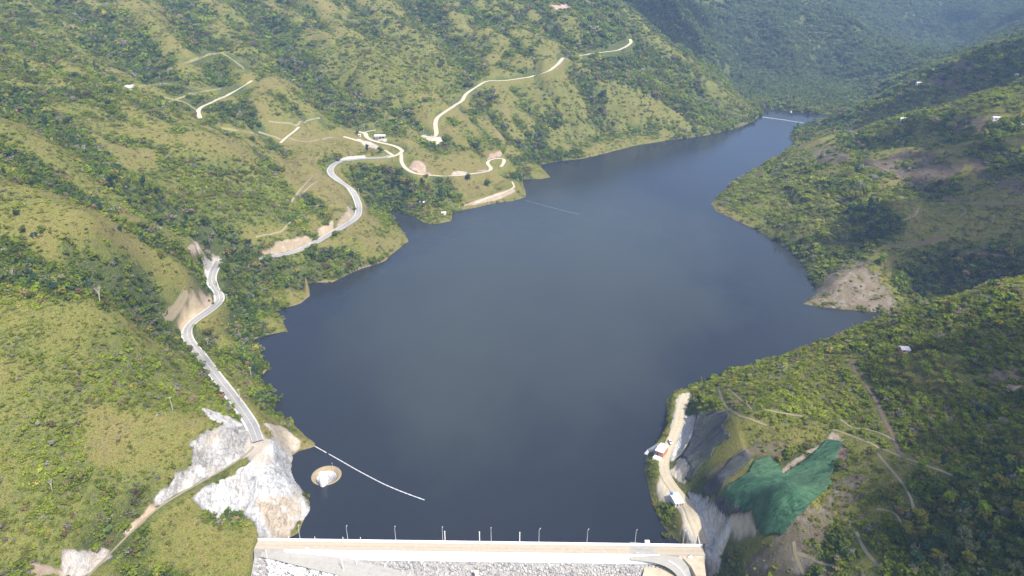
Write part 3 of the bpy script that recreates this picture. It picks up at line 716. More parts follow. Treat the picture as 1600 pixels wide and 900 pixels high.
class MB:
    """collects shapes in one mesh"""
    def __init__(s): s.bm = bmesh.new()
    def box(s, c, size, rz=0.0, bevel=0.0, taper=1.0):
        r = bmesh.ops.create_cube(s.bm, size=1.0); vs = r['verts']
        for v in vs:
            k = taper if v.co.z > 0 else 1.0
            v.co = Vector((v.co.x * size[0] * k, v.co.y * size[1] * k, v.co.z * size[2]))
        if bevel:
            es = list({e for v in vs for e in v.link_edges})
            r2 = bmesh.ops.bevel(s.bm, geom=es, offset=bevel, segments=1, affect='EDGES'); vs = list({v for f in r2['faces'] for v in f.verts} | {v for v in vs if v.is_valid})
        m = Matrix.Translation(c) @ Matrix.Rotation(rz, 4, 'Z')
        bmesh.ops.transform(s.bm, matrix=m, verts=vs); return s
    def tube(s, pts, rad, seg=8, caps=True):
        pts = [Vector(p) for p in pts]; rad = rad if isinstance(rad, (list, tuple)) else [rad] * len(pts)
        rings = []
        for i, p in enumerate(pts):
            d = (pts[min(i + 1, len(pts) - 1)] - pts[max(i - 1, 0)]).normalized()
            q = d.to_track_quat('Z', 'Y')
            rings.append([s.bm.verts.new(p + q @ Vector((math.cos(a) * rad[i], math.sin(a) * rad[i], 0))) for a in [2 * math.pi * k / seg for k in range(seg)]])
        for a, b in zip(rings, rings[1:]):
            for k in range(seg): s.bm.faces.new((a[k], a[(k + 1) % seg], b[(k + 1) % seg], b[k]))
        if caps: s.bm.faces.new(rings[0][::-1]); s.bm.faces.new(rings[-1])
        return s
    def prism(s, poly, z0, z1):
        a = [s.bm.verts.new((x, y, z0)) for x, y in poly]; b = [s.bm.verts.new((x, y, z1)) for x, y in poly]
        n = len(poly)
        for k in range(n): s.bm.faces.new((a[k], a[(k + 1) % n], b[(k + 1) % n], b[k]))
        s.bm.faces.new(a[::-1]); s.bm.faces.new(b); return s
    def lathe(s, prof, seg=48):
        rings = [[s.bm.verts.new((math.cos(a) * r, math.sin(a) * r, z)) for a in [2 * math.pi * k / seg for k in range(seg)]] for r, z in prof]
        for a, b in zip(rings, rings[1:]):
            for k in range(seg): s.bm.faces.new((a[k], a[(k + 1) % seg], b[(k + 1) % seg], b[k]))
        return s
    def quadloft(s, rows):
        vs = [[s.bm.verts.new(p) for p in r] for r in rows]
        for a, b in zip(vs, vs[1:]):
            for k in range(len(a) - 1): s.bm.faces.new((a[k], a[k + 1], b[k + 1], b[k]))
        return s
    def mesh(s, name, mat, smooth=False):
        bmesh.ops.recalc_face_normals(s.bm, faces=s.bm.faces[:])
        me = bpy.data.meshes.new(name); s.bm.to_mesh(me); s.bm.free()
        me.materials.append(mat)
        if smooth: me.polygons.foreach_set('use_smooth', np.ones(len(me.polygons), bool))
        return me
    def put(s, name, mat, parent=None, loc=None, rot=None, smooth=False): return put(name, s.mesh(name, mat, smooth), parent, loc, rot)

# ------------------------------------------------------------------ the ground sheet
ny, nx = X.shape
idx = np.arange(ny * nx).reshape(ny, nx)
quads = np.stack([idx[:-1, :-1], idx[:-1, 1:], idx[1:, 1:], idx[1:, :-1]], -1).reshape(-1, 4)
gme = raw_mesh('terrain', np.stack([X, Y, Z], -1).reshape(-1, 3), quads, M['ground'], True)
a = gme.attributes.new('paint', 'FLOAT_COLOR', 'POINT'); a.data.foreach_set('color', PAINT.astype(np.float32).ravel())
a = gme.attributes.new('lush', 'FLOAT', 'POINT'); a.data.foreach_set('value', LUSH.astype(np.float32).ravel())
a = gme.attributes.new('rock', 'FLOAT', 'POINT'); a.data.foreach_set('value', ROCK.astype(np.float32).ravel())
structure(put('terrain', gme))

# ------------------------------------------------------------------ the lake, with the hole the spillway stands in
SPILL = at_z(510, 743, 0.0); SPILL_R = 8.9
outer = [(-136, 293), (98, 289.5), (260, 330), (420, 500), (620, 620), (760, 1180), (760, 1480), (300, 1480), (-260, 1150), (-330, 620), (-260, 380)]
hole = [(SPILL[0] + SPILL_R * .97 * math.cos(k * math.pi / 24), SPILL[1] + SPILL_R * .97 * math.sin(k * math.pi / 24)) for k in range(48)]
tris = tessellate_polygon([[Vector((x, y, 0)) for x, y in outer], [Vector((x, y, 0)) for x, y in hole]])
wv = [(x, y, 0.0) for x, y in outer + hole]
wt = []
for t_ in tris:
    a, b, c = (np.array(wv[i]) for i in t_)
    wt.append(t_ if (b - a)[0] * (c - a)[1] - (b - a)[1] * (c - a)[0] > 0 else t_[::-1])
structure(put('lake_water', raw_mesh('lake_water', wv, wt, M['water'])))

# ------------------------------------------------------------------ roads and paths draped over the benches
def strip(name, P, w, mat, lift, across=5, uvlen=8.0, flat=True, off=0.0):
    d = np.gradient(P[:, :2], axis=0); d /= np.linalg.norm(d, axis=1)[:, None] + 1e-9
    nrm = np.stack([d[:, 1], -d[:, 0]], -1)
    rag = fbm(P[:, 0], P[:, 1], 6, 401, 3)
    ss = np.linspace(-.5, .5, across)
    rows = []
    for i, s_ in enumerate(ss):
        ww = w * (1 + (0.0 if flat else .35) * rag)
        xy = P[:, :2] + nrm * (off + s_ * ww)[:, None] if np.ndim(off + s_ * ww) else P[:, :2] + nrm * (off + s_ * ww)
        g = ground(xy[:, 0], xy[:, 1])
        z = np.maximum(P[:, 2], g) if flat else g
        rows.append(np.column_stack([xy, z + lift]))
    V = np.stack(rows, 1); m_ = len(P)
    ii = np.arange(m_ * across).reshape(m_, across)
    Q = np.stack([ii[:-1, :-1], ii[:-1, 1:], ii[1:, 1:], ii[1:, :-1]], -1).reshape(-1, 4)
    me = raw_mesh(name, V.reshape(-1, 3), Q, mat, True)
    uv = me.uv_layers.new(name='UVMap')
    li = Q.ravel(); uvs = np.stack([(li % across) / (across - 1.0), (li // across) / uvlen], -1).astype(np.float32)
    uv.data.foreach_set('uv', uvs.ravel())
    return put(name, me)
MATS = {'asphalt': 'asphalt', 'dirt': 'dirt', 'trail': 'trail', 'earth': 'earth'}
NAMES = {'asphalt': 'asphalt_road', 'dirt': 'dirt_road', 'trail': 'footpath', 'earth': 'earth_path'}
lift = 0.06
for i, (sort, w, px, P) in enumerate(ROADS):
    if sort == 'berm':
        Q = P[10:]
        structure(strip('footpath', P[4:], 1.3, M['trail'], .22, 3, flat=False, off=1.2)); continue
    wide = w > 3.5
    mat = M[MATS[sort]] if (sort, w) != ('trail', 2.4) else M['grassline']
    if sort == 'dirt' and px[0][0] > 1000: mat = M['tan']
    structure(strip(NAMES[sort], P, w, mat, lift + .004 * (i % 5) if wide else .10, 7 if wide else 3, flat=wide))
    if sort == 'asphalt':      # concrete gutter and low kerb on both sides
        for sd, wd in ((-1, .95 if i == 0 else .8), (1, .5)):
            structure(strip('gutter', P[12:] if i == 0 else P, wd, M['guttercon'], lift + .12, 3, off=sd * (w / 2 + wd / 2 + .02)))
# ------------------------------------------------------------------ foliage meshes
def leaf_quads(C, OUT, size, rng, bias=1.0, aspect=.75):
    n_ = len(C)
    N = OUT * bias + rng.normal(size=(n_, 3)) * .6 + np.array((0, 0, .35)); N /= np.linalg.norm(N, axis=1)[:, None] + 1e-9
    Tn = np.cross(N, rng.normal(size=(n_, 3))); Tn /= np.linalg.norm(Tn, axis=1)[:, None] + 1e-9
    B = np.cross(N, Tn)
    s = (size * rng.uniform(.6, 1.25, n_))[:, None]
    V = np.stack([C - Tn * s - B * s * aspect * .4, C + Tn * s * .3 - B * s * aspect, C + Tn * s + B * s * aspect * .4, C - Tn * s * .3 + B * s * aspect], 1)
    V[:, 0] -= N * s * .25; V[:, 2] -= N * s * .25
    return V.reshape(-1, 3), np.arange(n_ * 4).reshape(-1, 4)

def ball_pts(n_, rng, shell=.55):
    d = rng.normal(size=(n_, 3)); d /= np.linalg.norm(d, axis=1)[:, None]
    return d, d * rng.uniform(shell, 1.0, n_)[:, None]

def shrub_mesh(name, seed, lobes, quads_, size, mat, flat=.75):
    rng = np.random.default_rng(seed); Cs, Os = [], []
    for k in range(lobes):
        c = np.array((rng.uniform(-.6, .6), rng.uniform(-.6, .6), rng.uniform(.25, .6))) if lobes > 1 else np.array((0, 0, .5))
        r = rng.uniform(.38, .62) if lobes > 1 else .8
        d, p = ball_pts(quads_ // lobes, rng)
        p = p * r; p[:, 2] *= flat; p = p + c
        Cs.append(p); Os.append(d)
    C_ = np.concatenate(Cs); O_ = np.concatenate(Os); ok = C_[:, 2] > -.1
    V, Q = leaf_quads(C_[ok], O_[ok], size, rng)
    return raw_mesh(name, V, Q, mat)

def tree_crown(name, seed, kind, mat, quads_=620):
    """a crown about 1 unit in radius whose base is at z = 0; lumps with gaps between them"""
    rng = np.random.default_rng(seed); Cs, Os = [], []
    nl = {'round': 11, 'tall': 9, 'spreading': 12}[kind]
    for k in range(nl):
        a = rng.uniform(0, 2 * math.pi)
        if kind == 'round': rr, zz, r = rng.uniform(.1, .68), rng.uniform(.35, 1.35), rng.uniform(.26, .46)
        elif kind == 'tall': rr, zz, r = rng.uniform(0, .45), .3 + 1.9 * k / nl, rng.uniform(.26, .42)
        else: rr, zz, r = rng.uniform(.2, .95), rng.uniform(.35, .85), rng.uniform(.22, .40)
        c = np.array((rr * math.cos(a), rr * math.sin(a), zz))
        d, p = ball_pts(quads_ // nl, rng, .6)
        p = p * r * (1 + .25 * rng.normal(size=(len(p), 1))); p[:, 2] *= .72
        Cs.append(p + c); Os.append(d)
    V, Q = leaf_quads(np.concatenate(Cs), np.concatenate(Os), .13, rng)
    return raw_mesh(name, V, Q, mat)

def trunk_mesh(name, seed, mat, hgt=1.0, limbs=5, spread=.6, bare=False):
    rng = np.random.default_rng(seed); b = MB()
    lean = (rng.uniform(-.12, .12), rng.uniform(-.12, .12))
    b.tube([(0, 0, -.25), (lean[0] * .4, lean[1] * .4, hgt * .5), (lean[0], lean[1], hgt)], [.085, .065, .05], 7)
    for k in range(limbs):
        a = 2 * math.pi * k / limbs + rng.uniform(-.4, .4); h0 = hgt * rng.uniform(.55, .98)
        e = (lean[0] + spread * math.cos(a) * rng.uniform(.6, 1), lean[1] + spread * math.sin(a) * rng.uniform(.6, 1), hgt + rng.uniform(.3, .8))
        m_ = (lean[0] + .35 * e[0], lean[1] + .35 * e[1], (h0 + e[2]) / 2 - .03)
        b.tube([(lean[0] * h0 / hgt, lean[1] * h0 / hgt, h0), m_, e], [.04, .03, .014], 5)
        if bare:
            for q in range(3):
                t_ = rng.uniform(.4, .95); s0 = [m_[i] + (e[i] - m_[i]) * t_ for i in range(3)]
                b.tube([s0, [s0[0] + rng.uniform(-.3, .3), s0[1] + rng.uniform(-.3, .3), s0[2] + rng.uniform(.1, .4)]], [.016, .006], 4)
    return b.mesh(name, mat)

# ------------------------------------------------------------------ individual trees
COLS = {'dark green': (.050, .082, .026), 'olive green': (.125, .145, .036), 'lime green': (.19, .27, .026), 'grey green': (.155, .18, .085), 'yellow green': (.225, .22, .040), 'blue green': (.042, .088, .048)}
FM = {k: foliage(k + ' leaves', tuple(1.25 * q for q in c), .3) for k, c in COLS.items()}
CROWN, TRUNK = {}, {}
def crown(kind, colour, var):
    key = (kind, colour, var)
    if key not in CROWN: CROWN[key] = tree_crown('crown', 500 + var * 7 + len(kind), kind, FM[colour])
    return CROWN[key]
def trunk(kind, var):
    key = (kind, var)
    if key not in TRUNK:
        TRUNK[key] = trunk_mesh('trunk', 600 + var, M['palebark'] if (var % 2 or kind == 'bare') else M['bark'], 1.0, 7 if kind == 'bare' else 5, .75 if kind == 'spreading' else .5, kind == 'bare')
    return TRUNK[key]
TREES = []
SHAPE = {'round': 'round crowned', 'tall': 'tall narrow', 'spreading': 'flat topped spreading', 'bare': 'leafless pale branched'}
rt = random.Random(5)
def tree(kind, colour, P, rad, label, group=None):
    """rad = crown radius in metres"""
    var = rt.randrange(4); rz = rt.uniform(0, 6.28)
    t = thing({'bare': 'bare_tree'}.get(kind, 'tree'), label, 'tree', (P[0], P[1], P[2] - .2), rz, group)
    th = rad * {'round': .75, 'tall': .9, 'spreading': 1.15, 'bare': 1.6}[kind]
    tk = put('trunk', trunk(kind, var), t); sc_ = th
    tk.scale = (rad * 1.0, rad * 1.0, sc_) if kind != 'bare' else (rad, rad, rad * 1.5)
    if kind != 'bare':
        c = put('crown', crown(kind, colour, var), t, (0, 0, th * .62)); c.scale = (rad, rad, rad * rt.uniform(.85, 1.1))
    TREES.append((P[0], P[1], rad)); return t

def grove(px, spread, count, kinds, where, group, rmin=2.2, rmax=4.2):
    """trees strewn along a photo line; the label says shape, colour and where"""
    D = dens(px, 3); made = 0; tries = 0
    while made < count and tries < count * 30:
        tries += 1
        u, v = D[rt.randrange(len(D))]
        P0 = on_ground(u, v)
        x, y = P0[0] + rt.gauss(0, spread * .5), P0[1] + rt.gauss(0, spread * .5)
        sd_ = float(bil(GX, GY, SD, x, y)); rd_ = float(bil(GX, GY, RD, x, y)); bare_ = float(bil(GX, GY, BARE, x, y))
        if sd_ < 1.5 or rd_ < 2.5 or bare_ > .4: continue
        kind, colour = kinds[rt.randrange(len(kinds))]
        rad = rt.uniform(rmin, rmax)
        if any((x - a) ** 2 + (y - b) ** 2 < (.62 * (rad + r_)) ** 2 for a, b, r_ in TREES): continue
        tree(kind, colour, (x, y, float(ground(x, y))), rad, f"{SHAPE[kind]} {colour + ' ' if kind != 'bare' else ''}tree {where}", group); made += 1

RD_, OL, LI, GG, YG, BG = 'dark green', 'olive green', 'lime green', 'grey green', 'yellow green', 'blue green'
# trees that stand out on their own
for u, v, kind, col, rad, lab in [
    (25, 386, 'round', LI, 3.0, 'bright lime tree alone in brown scrub near the left photo edge'),
    (67, 364, 'round', LI, 2.6, 'lime tree with rounded crown, tallest of the clump on the foreground spur'),
    (80, 365, 'round', YG, 1.6, 'small yellowish bush-like tree just right of the lime tree on the foreground spur'),
    (36, 364, 'round', OL, 2.4, 'olive tree left of the lime tree on the foreground spur'),
    (54, 372, 'spreading', BG, 2.2, 'bluish green low tree below the lime clump on the foreground spur'),
    (27, 337, 'round', RD_, 2.2, 'dark round tree highest on the foreground spur at the left'),
    (520, 421, 'round', LI, 3.2, 'single bright lime bush-like tree on the headland above the lake'),
    (549, 402, 'round', RD_, 4.0, 'dark tree in the fold of the headland above the lime bush'),
    (1466, 293, 'round', RD_, 4.6, 'round dark tree standing alone beside the brown cleared field'),
    (1335, 312, 'spreading', YG, 6.0, 'spreading yellowish tree in the middle of the right headland'),
    (1235, 297, 'spreading', YG, 4.5, 'golden flat crowned tree on the right headland near its tip'),
    (1378, 412, 'round', LI, 5.0, 'lime topped tree just behind the bare tan headland'),
    (1480, 790, 'round', LI, 3.4, 'bright green tree on the slope below the dark winding path'),
    (1530, 806, 'round', LI, 3.6, 'lone lime green tree among darker trees at the lower right'),
    (1270, 846, 'round', OL, 1.2, 'little olive tree beside the small footpath fork'),
    (732, 283, 'round', RD_, 5.0, 'dark round tree in the pasture above the eroded bank'),
    (762, 291, 'round', RD_, 4.2, 'second dark tree in the pasture, nearer the eroded bank'),
    (618, 285, 'round', RD_, 4.0, 'dark tree below the bend of the dirt track'),
    (621, 273, 'round', RD_, 3.6, 'small dark tree just under the dirt track junction'),
    (594, 240, 'round', BG, 4.6, 'dark round tree inside the road loop by the white roof'),
    (574, 238, 'tall', BG, 4.0, 'dark narrow tree left of the road loop'),
    (560, 210, 'round', GG, 4.2, 'greyish tree beside the fork of the dirt driveway'),
    (555, 180, 'spreading', GG, 8.0, 'tall pale trunked tree on the mountain foot above the white roof'),
    (942, 155, 'round', BG, 8.0, 'big dark tree on the mountainside below the dirt road'),
    (770, 160, 'spreading', GG, 8.0, 'grey leaved tree below the winding dirt road'),
    (690, 105, 'round', OL, 7.0, 'rounded tree halfway up the mountain left of the dirt road'),
    (157, 475, 'bare', OL, 4.2, 'leafless white trunked tree at the edge of the left wood'),
    (22, 440, 'bare', OL, 3.0, 'leafless pale tree in the wood by the left photo edge'),
    (82, 768, 'bare', OL, 2.6, 'leafless pale bush-like tree in the lower left scrub'),
    (133, 243, 'bare', OL, 4.0, 'bare pale tree standing in the dark upper left gully'),
    (397, 470, 'bare', OL, 2.6, 'bare grey tree below the road bend near the shore'),
    (1550, 350, 'bare', OL, 3.4, 'bare pale tree by the earth path on the right hillside'),
    (393, 583, 'spreading', OL, 2.2, 'small spreading tree on the bank between road and lake'),
    (333, 476, 'round', OL, 1.4, 'small bush-like tree overhanging the inner road bend'),
    (1244, 560, 'tall', GG, 1.8, 'thin wispy tree on the shore crest, leaning over the water'),
    (1370, 500, 'tall', GG, 1.6, 'thin feathery tree on the crest against the dark bay'),
    (1040, 842, 'round', OL, 2.6, 'olive tree overhanging the water near the right end of the dam'),
    (1100, 608, 'round', OL, 2.0, 'round bush-like tree at the tip of the right point')]:
    tree(kind, col, on_ground(u, v), rad, lab)

W1 = [('round', RD_), ('round', OL), ('spreading', RD_), ('tall', BG), ('round', BG), ('spreading', OL)]
W2 = W1 + [('round', LI), ('round', YG), ('spreading', GG)]
grove([(1440, 830), (1500, 790), (1560, 760), (1595, 850), (1500, 880), (1420, 890)], 26, 46, W2, 'in the wood at the lower right corner', 'trees of the lower right corner wood', 1.9, 4.0)
grove([(1450, 760), (1560, 700), (1595, 690)], 16, 14, W1, 'on the shaded slope right of the winding dark path', 'trees on the shaded slope by the dark path', 1.6, 3.0)
grove([(0, 430), (60, 445), (120, 455), (190, 462), (250, 482), (265, 500)], 9, 34, W2, 'in the belt of woodland across the foreground spur', 'trees of the foreground spur belt', 1.8, 3.2)
grove([(30, 285), (110, 305), (170, 338), (230, 372), (280, 395)], 12, 30, W2, 'in the gully behind the foreground spur', 'trees of the first left gully', 2.0, 3.6)
grove([(20, 165), (80, 205), (150, 255), (200, 295), (270, 340), (330, 372), (385, 400)], 18, 34, W1, 'in the dark second gully on the left', 'trees of the second left gully', 2.4, 4.4)
grove([(360, 440), (400, 430), (440, 445), (380, 480)], 14, 20, W2, 'on the wooded bank inside the left road bends', 'trees on the bank inside the road bends', 1.8, 3.4)
grove([(575, 290), (600, 312), (640, 305), (700, 305)], 16, 24, W2, 'in the ravine grove above the narrow inlet', 'trees of the ravine grove by the inlet', 2.6, 5.0)
grove([(1335, 330), (1370, 340), (1390, 362), (1350, 372)], 16, 18, W1, 'in the dense clump on the right headland', 'trees of the right headland clump', 3.0, 5.2)
grove([(1430, 435), (1500, 425), (1590, 415)], 18, 20, W1, 'in the dark hollow behind the near right ridge', 'trees of the dark hollow', 2.6, 4.6)
grove([(1380, 520), (1440, 500), (1520, 480), (1590, 460), (1500, 520)], 14, 18, W2, 'on the near right ridge around the grey roofed hut', 'trees on the near right ridge', 1.5, 2.8)

# banana plants below the hut
def banana_mesh(seed):
    rng = np.random.default_rng(seed); b = MB()
    b.tube([(0, 0, -.2), (.03, 0, 1.0), (.05, .02, 1.9)], [.16, .13, .08], 7)
    for k in range(9):
        a = 2 * math.pi * k / 9 + rng.uniform(-.3, .3); L = rng.uniform(1.6, 2.4); up = rng.uniform(.5, 1.3); rows = []
        for i in range(6):
            s_ = i / 5; rr = L * s_; zz = 1.8 + up * math.sin(s_ * 2.2) - .25 * s_ * s_; w_ = .36 * math.sin(math.pi * min(.98, .08 + .9 * s_)) + .02
            cx_, cy_ = math.cos(a), math.sin(a)
            rows.append([(rr * cx_ - w_ * cy_, rr * cy_ + w_ * cx_, zz - .09), (rr * cx_, rr * cy_, zz), (rr * cx_ + w_ * cy_, rr * cy_ - w_ * cx_, zz - .09)])
        b.quadloft(rows)
    return b.mesh('banana_plant', FM[['lime green', 'olive green', 'yellow green'][seed % 3]])
BM = [banana_mesh(k) for k in range(3)]
made = 0
BANANAS = []
while made < 42:
    u, v = rt.uniform(1392, 1508), rt.uniform(556, 604)
    P = on_ground(u, v)
    if any((P[0] - a) ** 2 + (P[1] - b) ** 2 < 6 for a, b in BANANAS) : continue
    BANANAS.append((P[0], P[1]))
    q = made % 3
    o = put('banana_plant', BM[q], None, P, (0, 0, rt.uniform(0, 6.28))); s_ = rt.uniform(1.0, 1.5); o.scale = (s_,) * 3
    tag(o, ['bright green', 'dull olive', 'yellowing'][q] + ' broad-leaved banana plant in the plot below the grey-roofed hut', 'banana plant', 'banana plants below the hut'); made += 1

# ------------------------------------------------------------------ scrub and forest cover: uncountable, one object each
protos = bpy.data.collections.new('scrub_kinds')
def proto(name, me): o = bpy.data.objects.new(name, me); protos.objects.link(o)
proto('scrub_a', shrub_mesh('scrub_leaves', 1, 3, 84, .21, M['veg']))
proto('scrub_b', shrub_mesh('scrub_leaves', 2, 4, 96, .19, M['veg']))
proto('scrub_c', shrub_mesh('scrub_leaves', 3, 2, 70, .24, M['veg'], .6))
proto('scrub_d', shrub_mesh('scrub_leaves', 4, 5, 90, .15, M['veg'], .9))
proto('scrub_e', tree_crown('scrub_leaves', 21, 'round', M['veg'], 200))
proto('scrub_f', tree_crown('scrub_leaves', 22, 'spreading', M['veg'], 180))
proto('scrub_g', tree_crown('scrub_leaves', 23, 'tall', M['veg'], 180))
for k in (4, 5, 6):
    me = protos.objects[k].data
    co = np.empty(len(me.vertices) * 3, np.float32); me.vertices.foreach_get('co', co); co = co.reshape(-1, 3)
    c0 = co.reshape(-1, 4, 3).mean(1, keepdims=True); co = (c0 + (co.reshape(-1, 4, 3) - c0) * 1.7).reshape(-1, 3)
    me.vertices.foreach_set('co', co.ravel())

xc = (X[:-1, :-1] + X[1:, 1:]) / 2; yc = (Y[:-1, :-1] + Y[1:, 1:]) / 2; zc = (Z[:-1, :-1] + Z[1:, 1:]) / 2
ar = (X[:-1, 1:] - X[:-1, :-1]) * (Y[1:, :-1] - Y[:-1, :-1])
def cell(G): return (G[:-1, :-1] + G[1:, 1:]) / 2
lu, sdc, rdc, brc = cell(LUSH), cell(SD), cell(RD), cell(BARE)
uu, vv, dep = project(xc, yc, zc)
vis = (dep > 100) & (uu > -150) & (uu < 1750) & (vv < 960) & (vv > -40) & (yc < 2600)
okc = vis & (sdc > .4) & (rdc > 1.6 + 7 * sstep(750, 1000, dep)) & ~((xc > -140) & (xc < 104) & (yc < 300) & (yc > 150))
s = np.clip(dep / 480, .8, 3.4)
shr = (.10 + .16 * sstep(.10, .55, lu)) * (1 - brc) ** 2 * (brc < .85) / s ** 1.55
shore_b = (sdc < 5) & (sdc > .4); shr = np.where(shore_b & (brc < .3), np.maximum(shr, .16 / s ** 1.4), shr)
tre = .026 * sstep(.68, 1.1, lu) * (1 - brc) / np.clip(dep / 700, .75, 3.0) ** 1.15 * (rdc > 3 + 9 * sstep(500, 900, dep)) * (sdc > 2)
def spawn(d_, seed):
    rng = np.random.default_rng(seed)
    k = rng.poisson(np.where(okc, d_ * ar, 0))
    j, i = np.nonzero(k); r_ = k[j, i]; j = np.repeat(j, r_); i = np.repeat(i, r_)
    x = GX[i] + rng.random(len(i)) * (GX[i + 1] - GX[i]); y = GY[j] + rng.random(len(j)) * (GY[j + 1] - GY[j])
    return x, y, j, i, rng
def tints(l, x, y, rng, woody):
    base = np.stack([np.interp(l, [0, .35, .65, 1.0], c) for c in ([.245, .215, .175, .090], [.200, .215, .215, .138], [.070, .040, .024, .024])], -1)
    r_ = rng.random(len(l))[:, None]
    lime = np.array((.190, .235, .024)); grey = np.array((.20, .185, .14)); rust = np.array((.20, .145, .075)); yel = np.array((.25, .225, .05))
    pl = .14 + .24 * sstep(.0, .5, fbm(x, y, 40, 171, 3))[:, None]
    base = np.where(r_ < pl, lime * .9, base)
    base = np.where((r_ > .80) & (r_ < .88), grey, base); base = np.where((r_ >= .88) & (r_ < .93), rust, base); base = np.where(r_ >= .95, yel, base)
    patch = 1 + .45 * fbm(x, y, 13, 191, 3) + .25 * fbm(x, y, 55, 195, 3)
    return np.clip(base * 1.25 * patch[:, None] * rng.uniform(.82, 1.18, (len(l), 1)), .008, .5)
def scatter(name, x, y, sc_, idx_, tint, rng):
    z = ground(x, y)
    me = bpy.data.meshes.new(name); me.vertices.add(len(x))
    me.vertices.foreach_set('co', np.stack([x, y, z - .05 * sc_.mean(1)], -1).astype(np.float32).ravel())
    a = me.attributes.new('scl', 'FLOAT_VECTOR', 'POINT'); a.data.foreach_set('vector', sc_.astype(np.float32).ravel())
    a = me.attributes.new('rot', 'FLOAT_VECTOR', 'POINT'); a.data.foreach_set('vector', np.stack([rng.normal(0, .12, len(x)), rng.normal(0, .12, len(x)), rng.uniform(0, 6.28, len(x))], -1).astype(np.float32).ravel())
    a = me.attributes.new('pick', 'INT', 'POINT'); a.data.foreach_set('value', idx_.astype(np.int32))
    a = me.attributes.new('tint', 'FLOAT_COLOR', 'POINT'); a.data.foreach_set('color', np.concatenate([tint, np.ones((len(x), 1))], 1).astype(np.float32).ravel())
    o = stuff(put(name, me))
    ng = bpy.data.node_groups.new(name, 'GeometryNodeTree')
    ng.interface.new_socket('Geometry', in_out='INPUT', socket_type='NodeSocketGeometry'); ng.interface.new_socket('Geometry', in_out='OUTPUT', socket_type='NodeSocketGeometry')
    N = ng.nodes.new; L = ng.links.new
    gi, go = N('NodeGroupInput'), N('NodeGroupOutput'); ip = N('GeometryNodeInstanceOnPoints'); ci = N('GeometryNodeCollectionInfo')
    ci.inputs['Collection'].default_value = protos; ci.inputs['Separate Children'].default_value = True; ci.inputs['Reset Children'].default_value = True
    def at(n_, ty):
        q = N('GeometryNodeInputNamedAttribute'); q.data_type = ty; q.inputs['Name'].default_value = n_; return q.outputs['Attribute']
    L(gi.outputs[0], ip.inputs['Points']); L(ci.outputs[0], ip.inputs['Instance']); ip.inputs['Pick Instance'].default_value = True
    L(at('pick', 'INT'), ip.inputs['Instance Index']); L(at('scl', 'FLOAT_VECTOR'), ip.inputs['Scale'])
    er = N('FunctionNodeEulerToRotation'); L(at('rot', 'FLOAT_VECTOR'), er.inputs[0]); L(er.outputs[0], ip.inputs['Rotation'])
    L(ip.outputs[0], go.inputs[0])
    md = o.modifiers.new('cover', 'NODES'); md.node_group = ng
    return o
x, y, j, i, rng = spawn(shr, 901)
l = lu[j, i]; sf = s[j, i]
big = (.55 + 1.5 * rng.random(len(x)) ** 2.3) * (.62 + .72 * sstep(.35, .85, l)) * 1.75 * sf ** .68
sc_ = np.stack([big * rng.uniform(.85, 1.25, len(x)), big * rng.uniform(.85, 1.25, len(x)), big * rng.uniform(.6, 1.1, len(x)) * (.34 + .85 * sstep(.25, .85, l))], -1)
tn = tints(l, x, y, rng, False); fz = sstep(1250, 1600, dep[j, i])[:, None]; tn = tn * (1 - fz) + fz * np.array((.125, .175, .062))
sh_ = (sdc[j, i] < 5); tn[sh_] = tn[sh_] * .5 + np.array((.12, .15, .025)) * .5
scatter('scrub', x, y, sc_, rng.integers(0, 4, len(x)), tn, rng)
x2, y2, j, i, rng = spawn(tre, 902)
l = lu[j, i]; fd = np.clip(dep[j, i] / 700, .75, 3.0)
big = rng.uniform(1.9, 3.9, len(x2)) * fd ** .55
sc_ = np.stack([big, big, big * rng.uniform(.8, 1.35, len(x2))], -1)
t2 = np.array([(.055, .085, .028), (.080, .115, .034), (.125, .145, .040), (.055, .098, .055), (.18, .225, .034), (.16, .175, .095)])[rng.choice(6, len(x2), p=[.3, .25, .18, .15, .07, .05])] * 1.55 * rng.uniform(.7, 1.3, (len(x2), 1))
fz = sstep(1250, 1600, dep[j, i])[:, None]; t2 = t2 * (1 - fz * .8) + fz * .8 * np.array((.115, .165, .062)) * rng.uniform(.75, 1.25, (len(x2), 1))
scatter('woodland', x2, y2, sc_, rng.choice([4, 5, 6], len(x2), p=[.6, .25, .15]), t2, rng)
print('scrub', len(x), 'woodland', len(x2), 'trees', len(TREES), 'ground', X.size)
# ------------------------------------------------------------------ the dam
DL, DR = np.array((-136.5, 293.7)), np.array((101.5, 289.4))
dax = (DR - DL) / np.linalg.norm(DR - DL); dlen = float(np.linalg.norm(DR - DL)); dang = math.atan2(dax[1], dax[0])
dup_ = np.array((-dax[1], dax[0]))
CREST = 6.0
dam = thing('dam', 'rockfill dam with pale crest road and white retaining wall across the foreground', 'dam', (DL[0], DL[1], 0), dang)
def loft_profile(name, prof, x0, x1, mat, parent, n_=1):
    b = MB(); rows = [[b.bm.verts.new((x0 + (x1 - x0) * i / n_, y_, z_)) for y_, z_ in prof] for i in range(n_ + 1)]
    k = len(prof)
    for a, c in zip(rows, rows[1:]):
        for q in range(k): b.bm.faces.new((a[q], a[(q + 1) % k], c[(q + 1) % k], c[q]))
    b.bm.faces.new(rows[0]); b.bm.faces.new(rows[-1][::-1])
    return b.put(name, mat, parent)
loft_profile('embankment', [(.6, 5.6), (3, 0), (34, -26), (34, -75), (-116, -75), (-8.2, 1.5), (-6.9, 5.6)], 0, dlen, M['bedding'], dam, 1)
loft_profile('crest_road', [(-.5, 5.62), (-6.6, 5.62), (-6.6, 6.0), (-3.5, 6.06), (-.5, 6.0)], .02, dlen - .02, M['crest'], dam, 1)
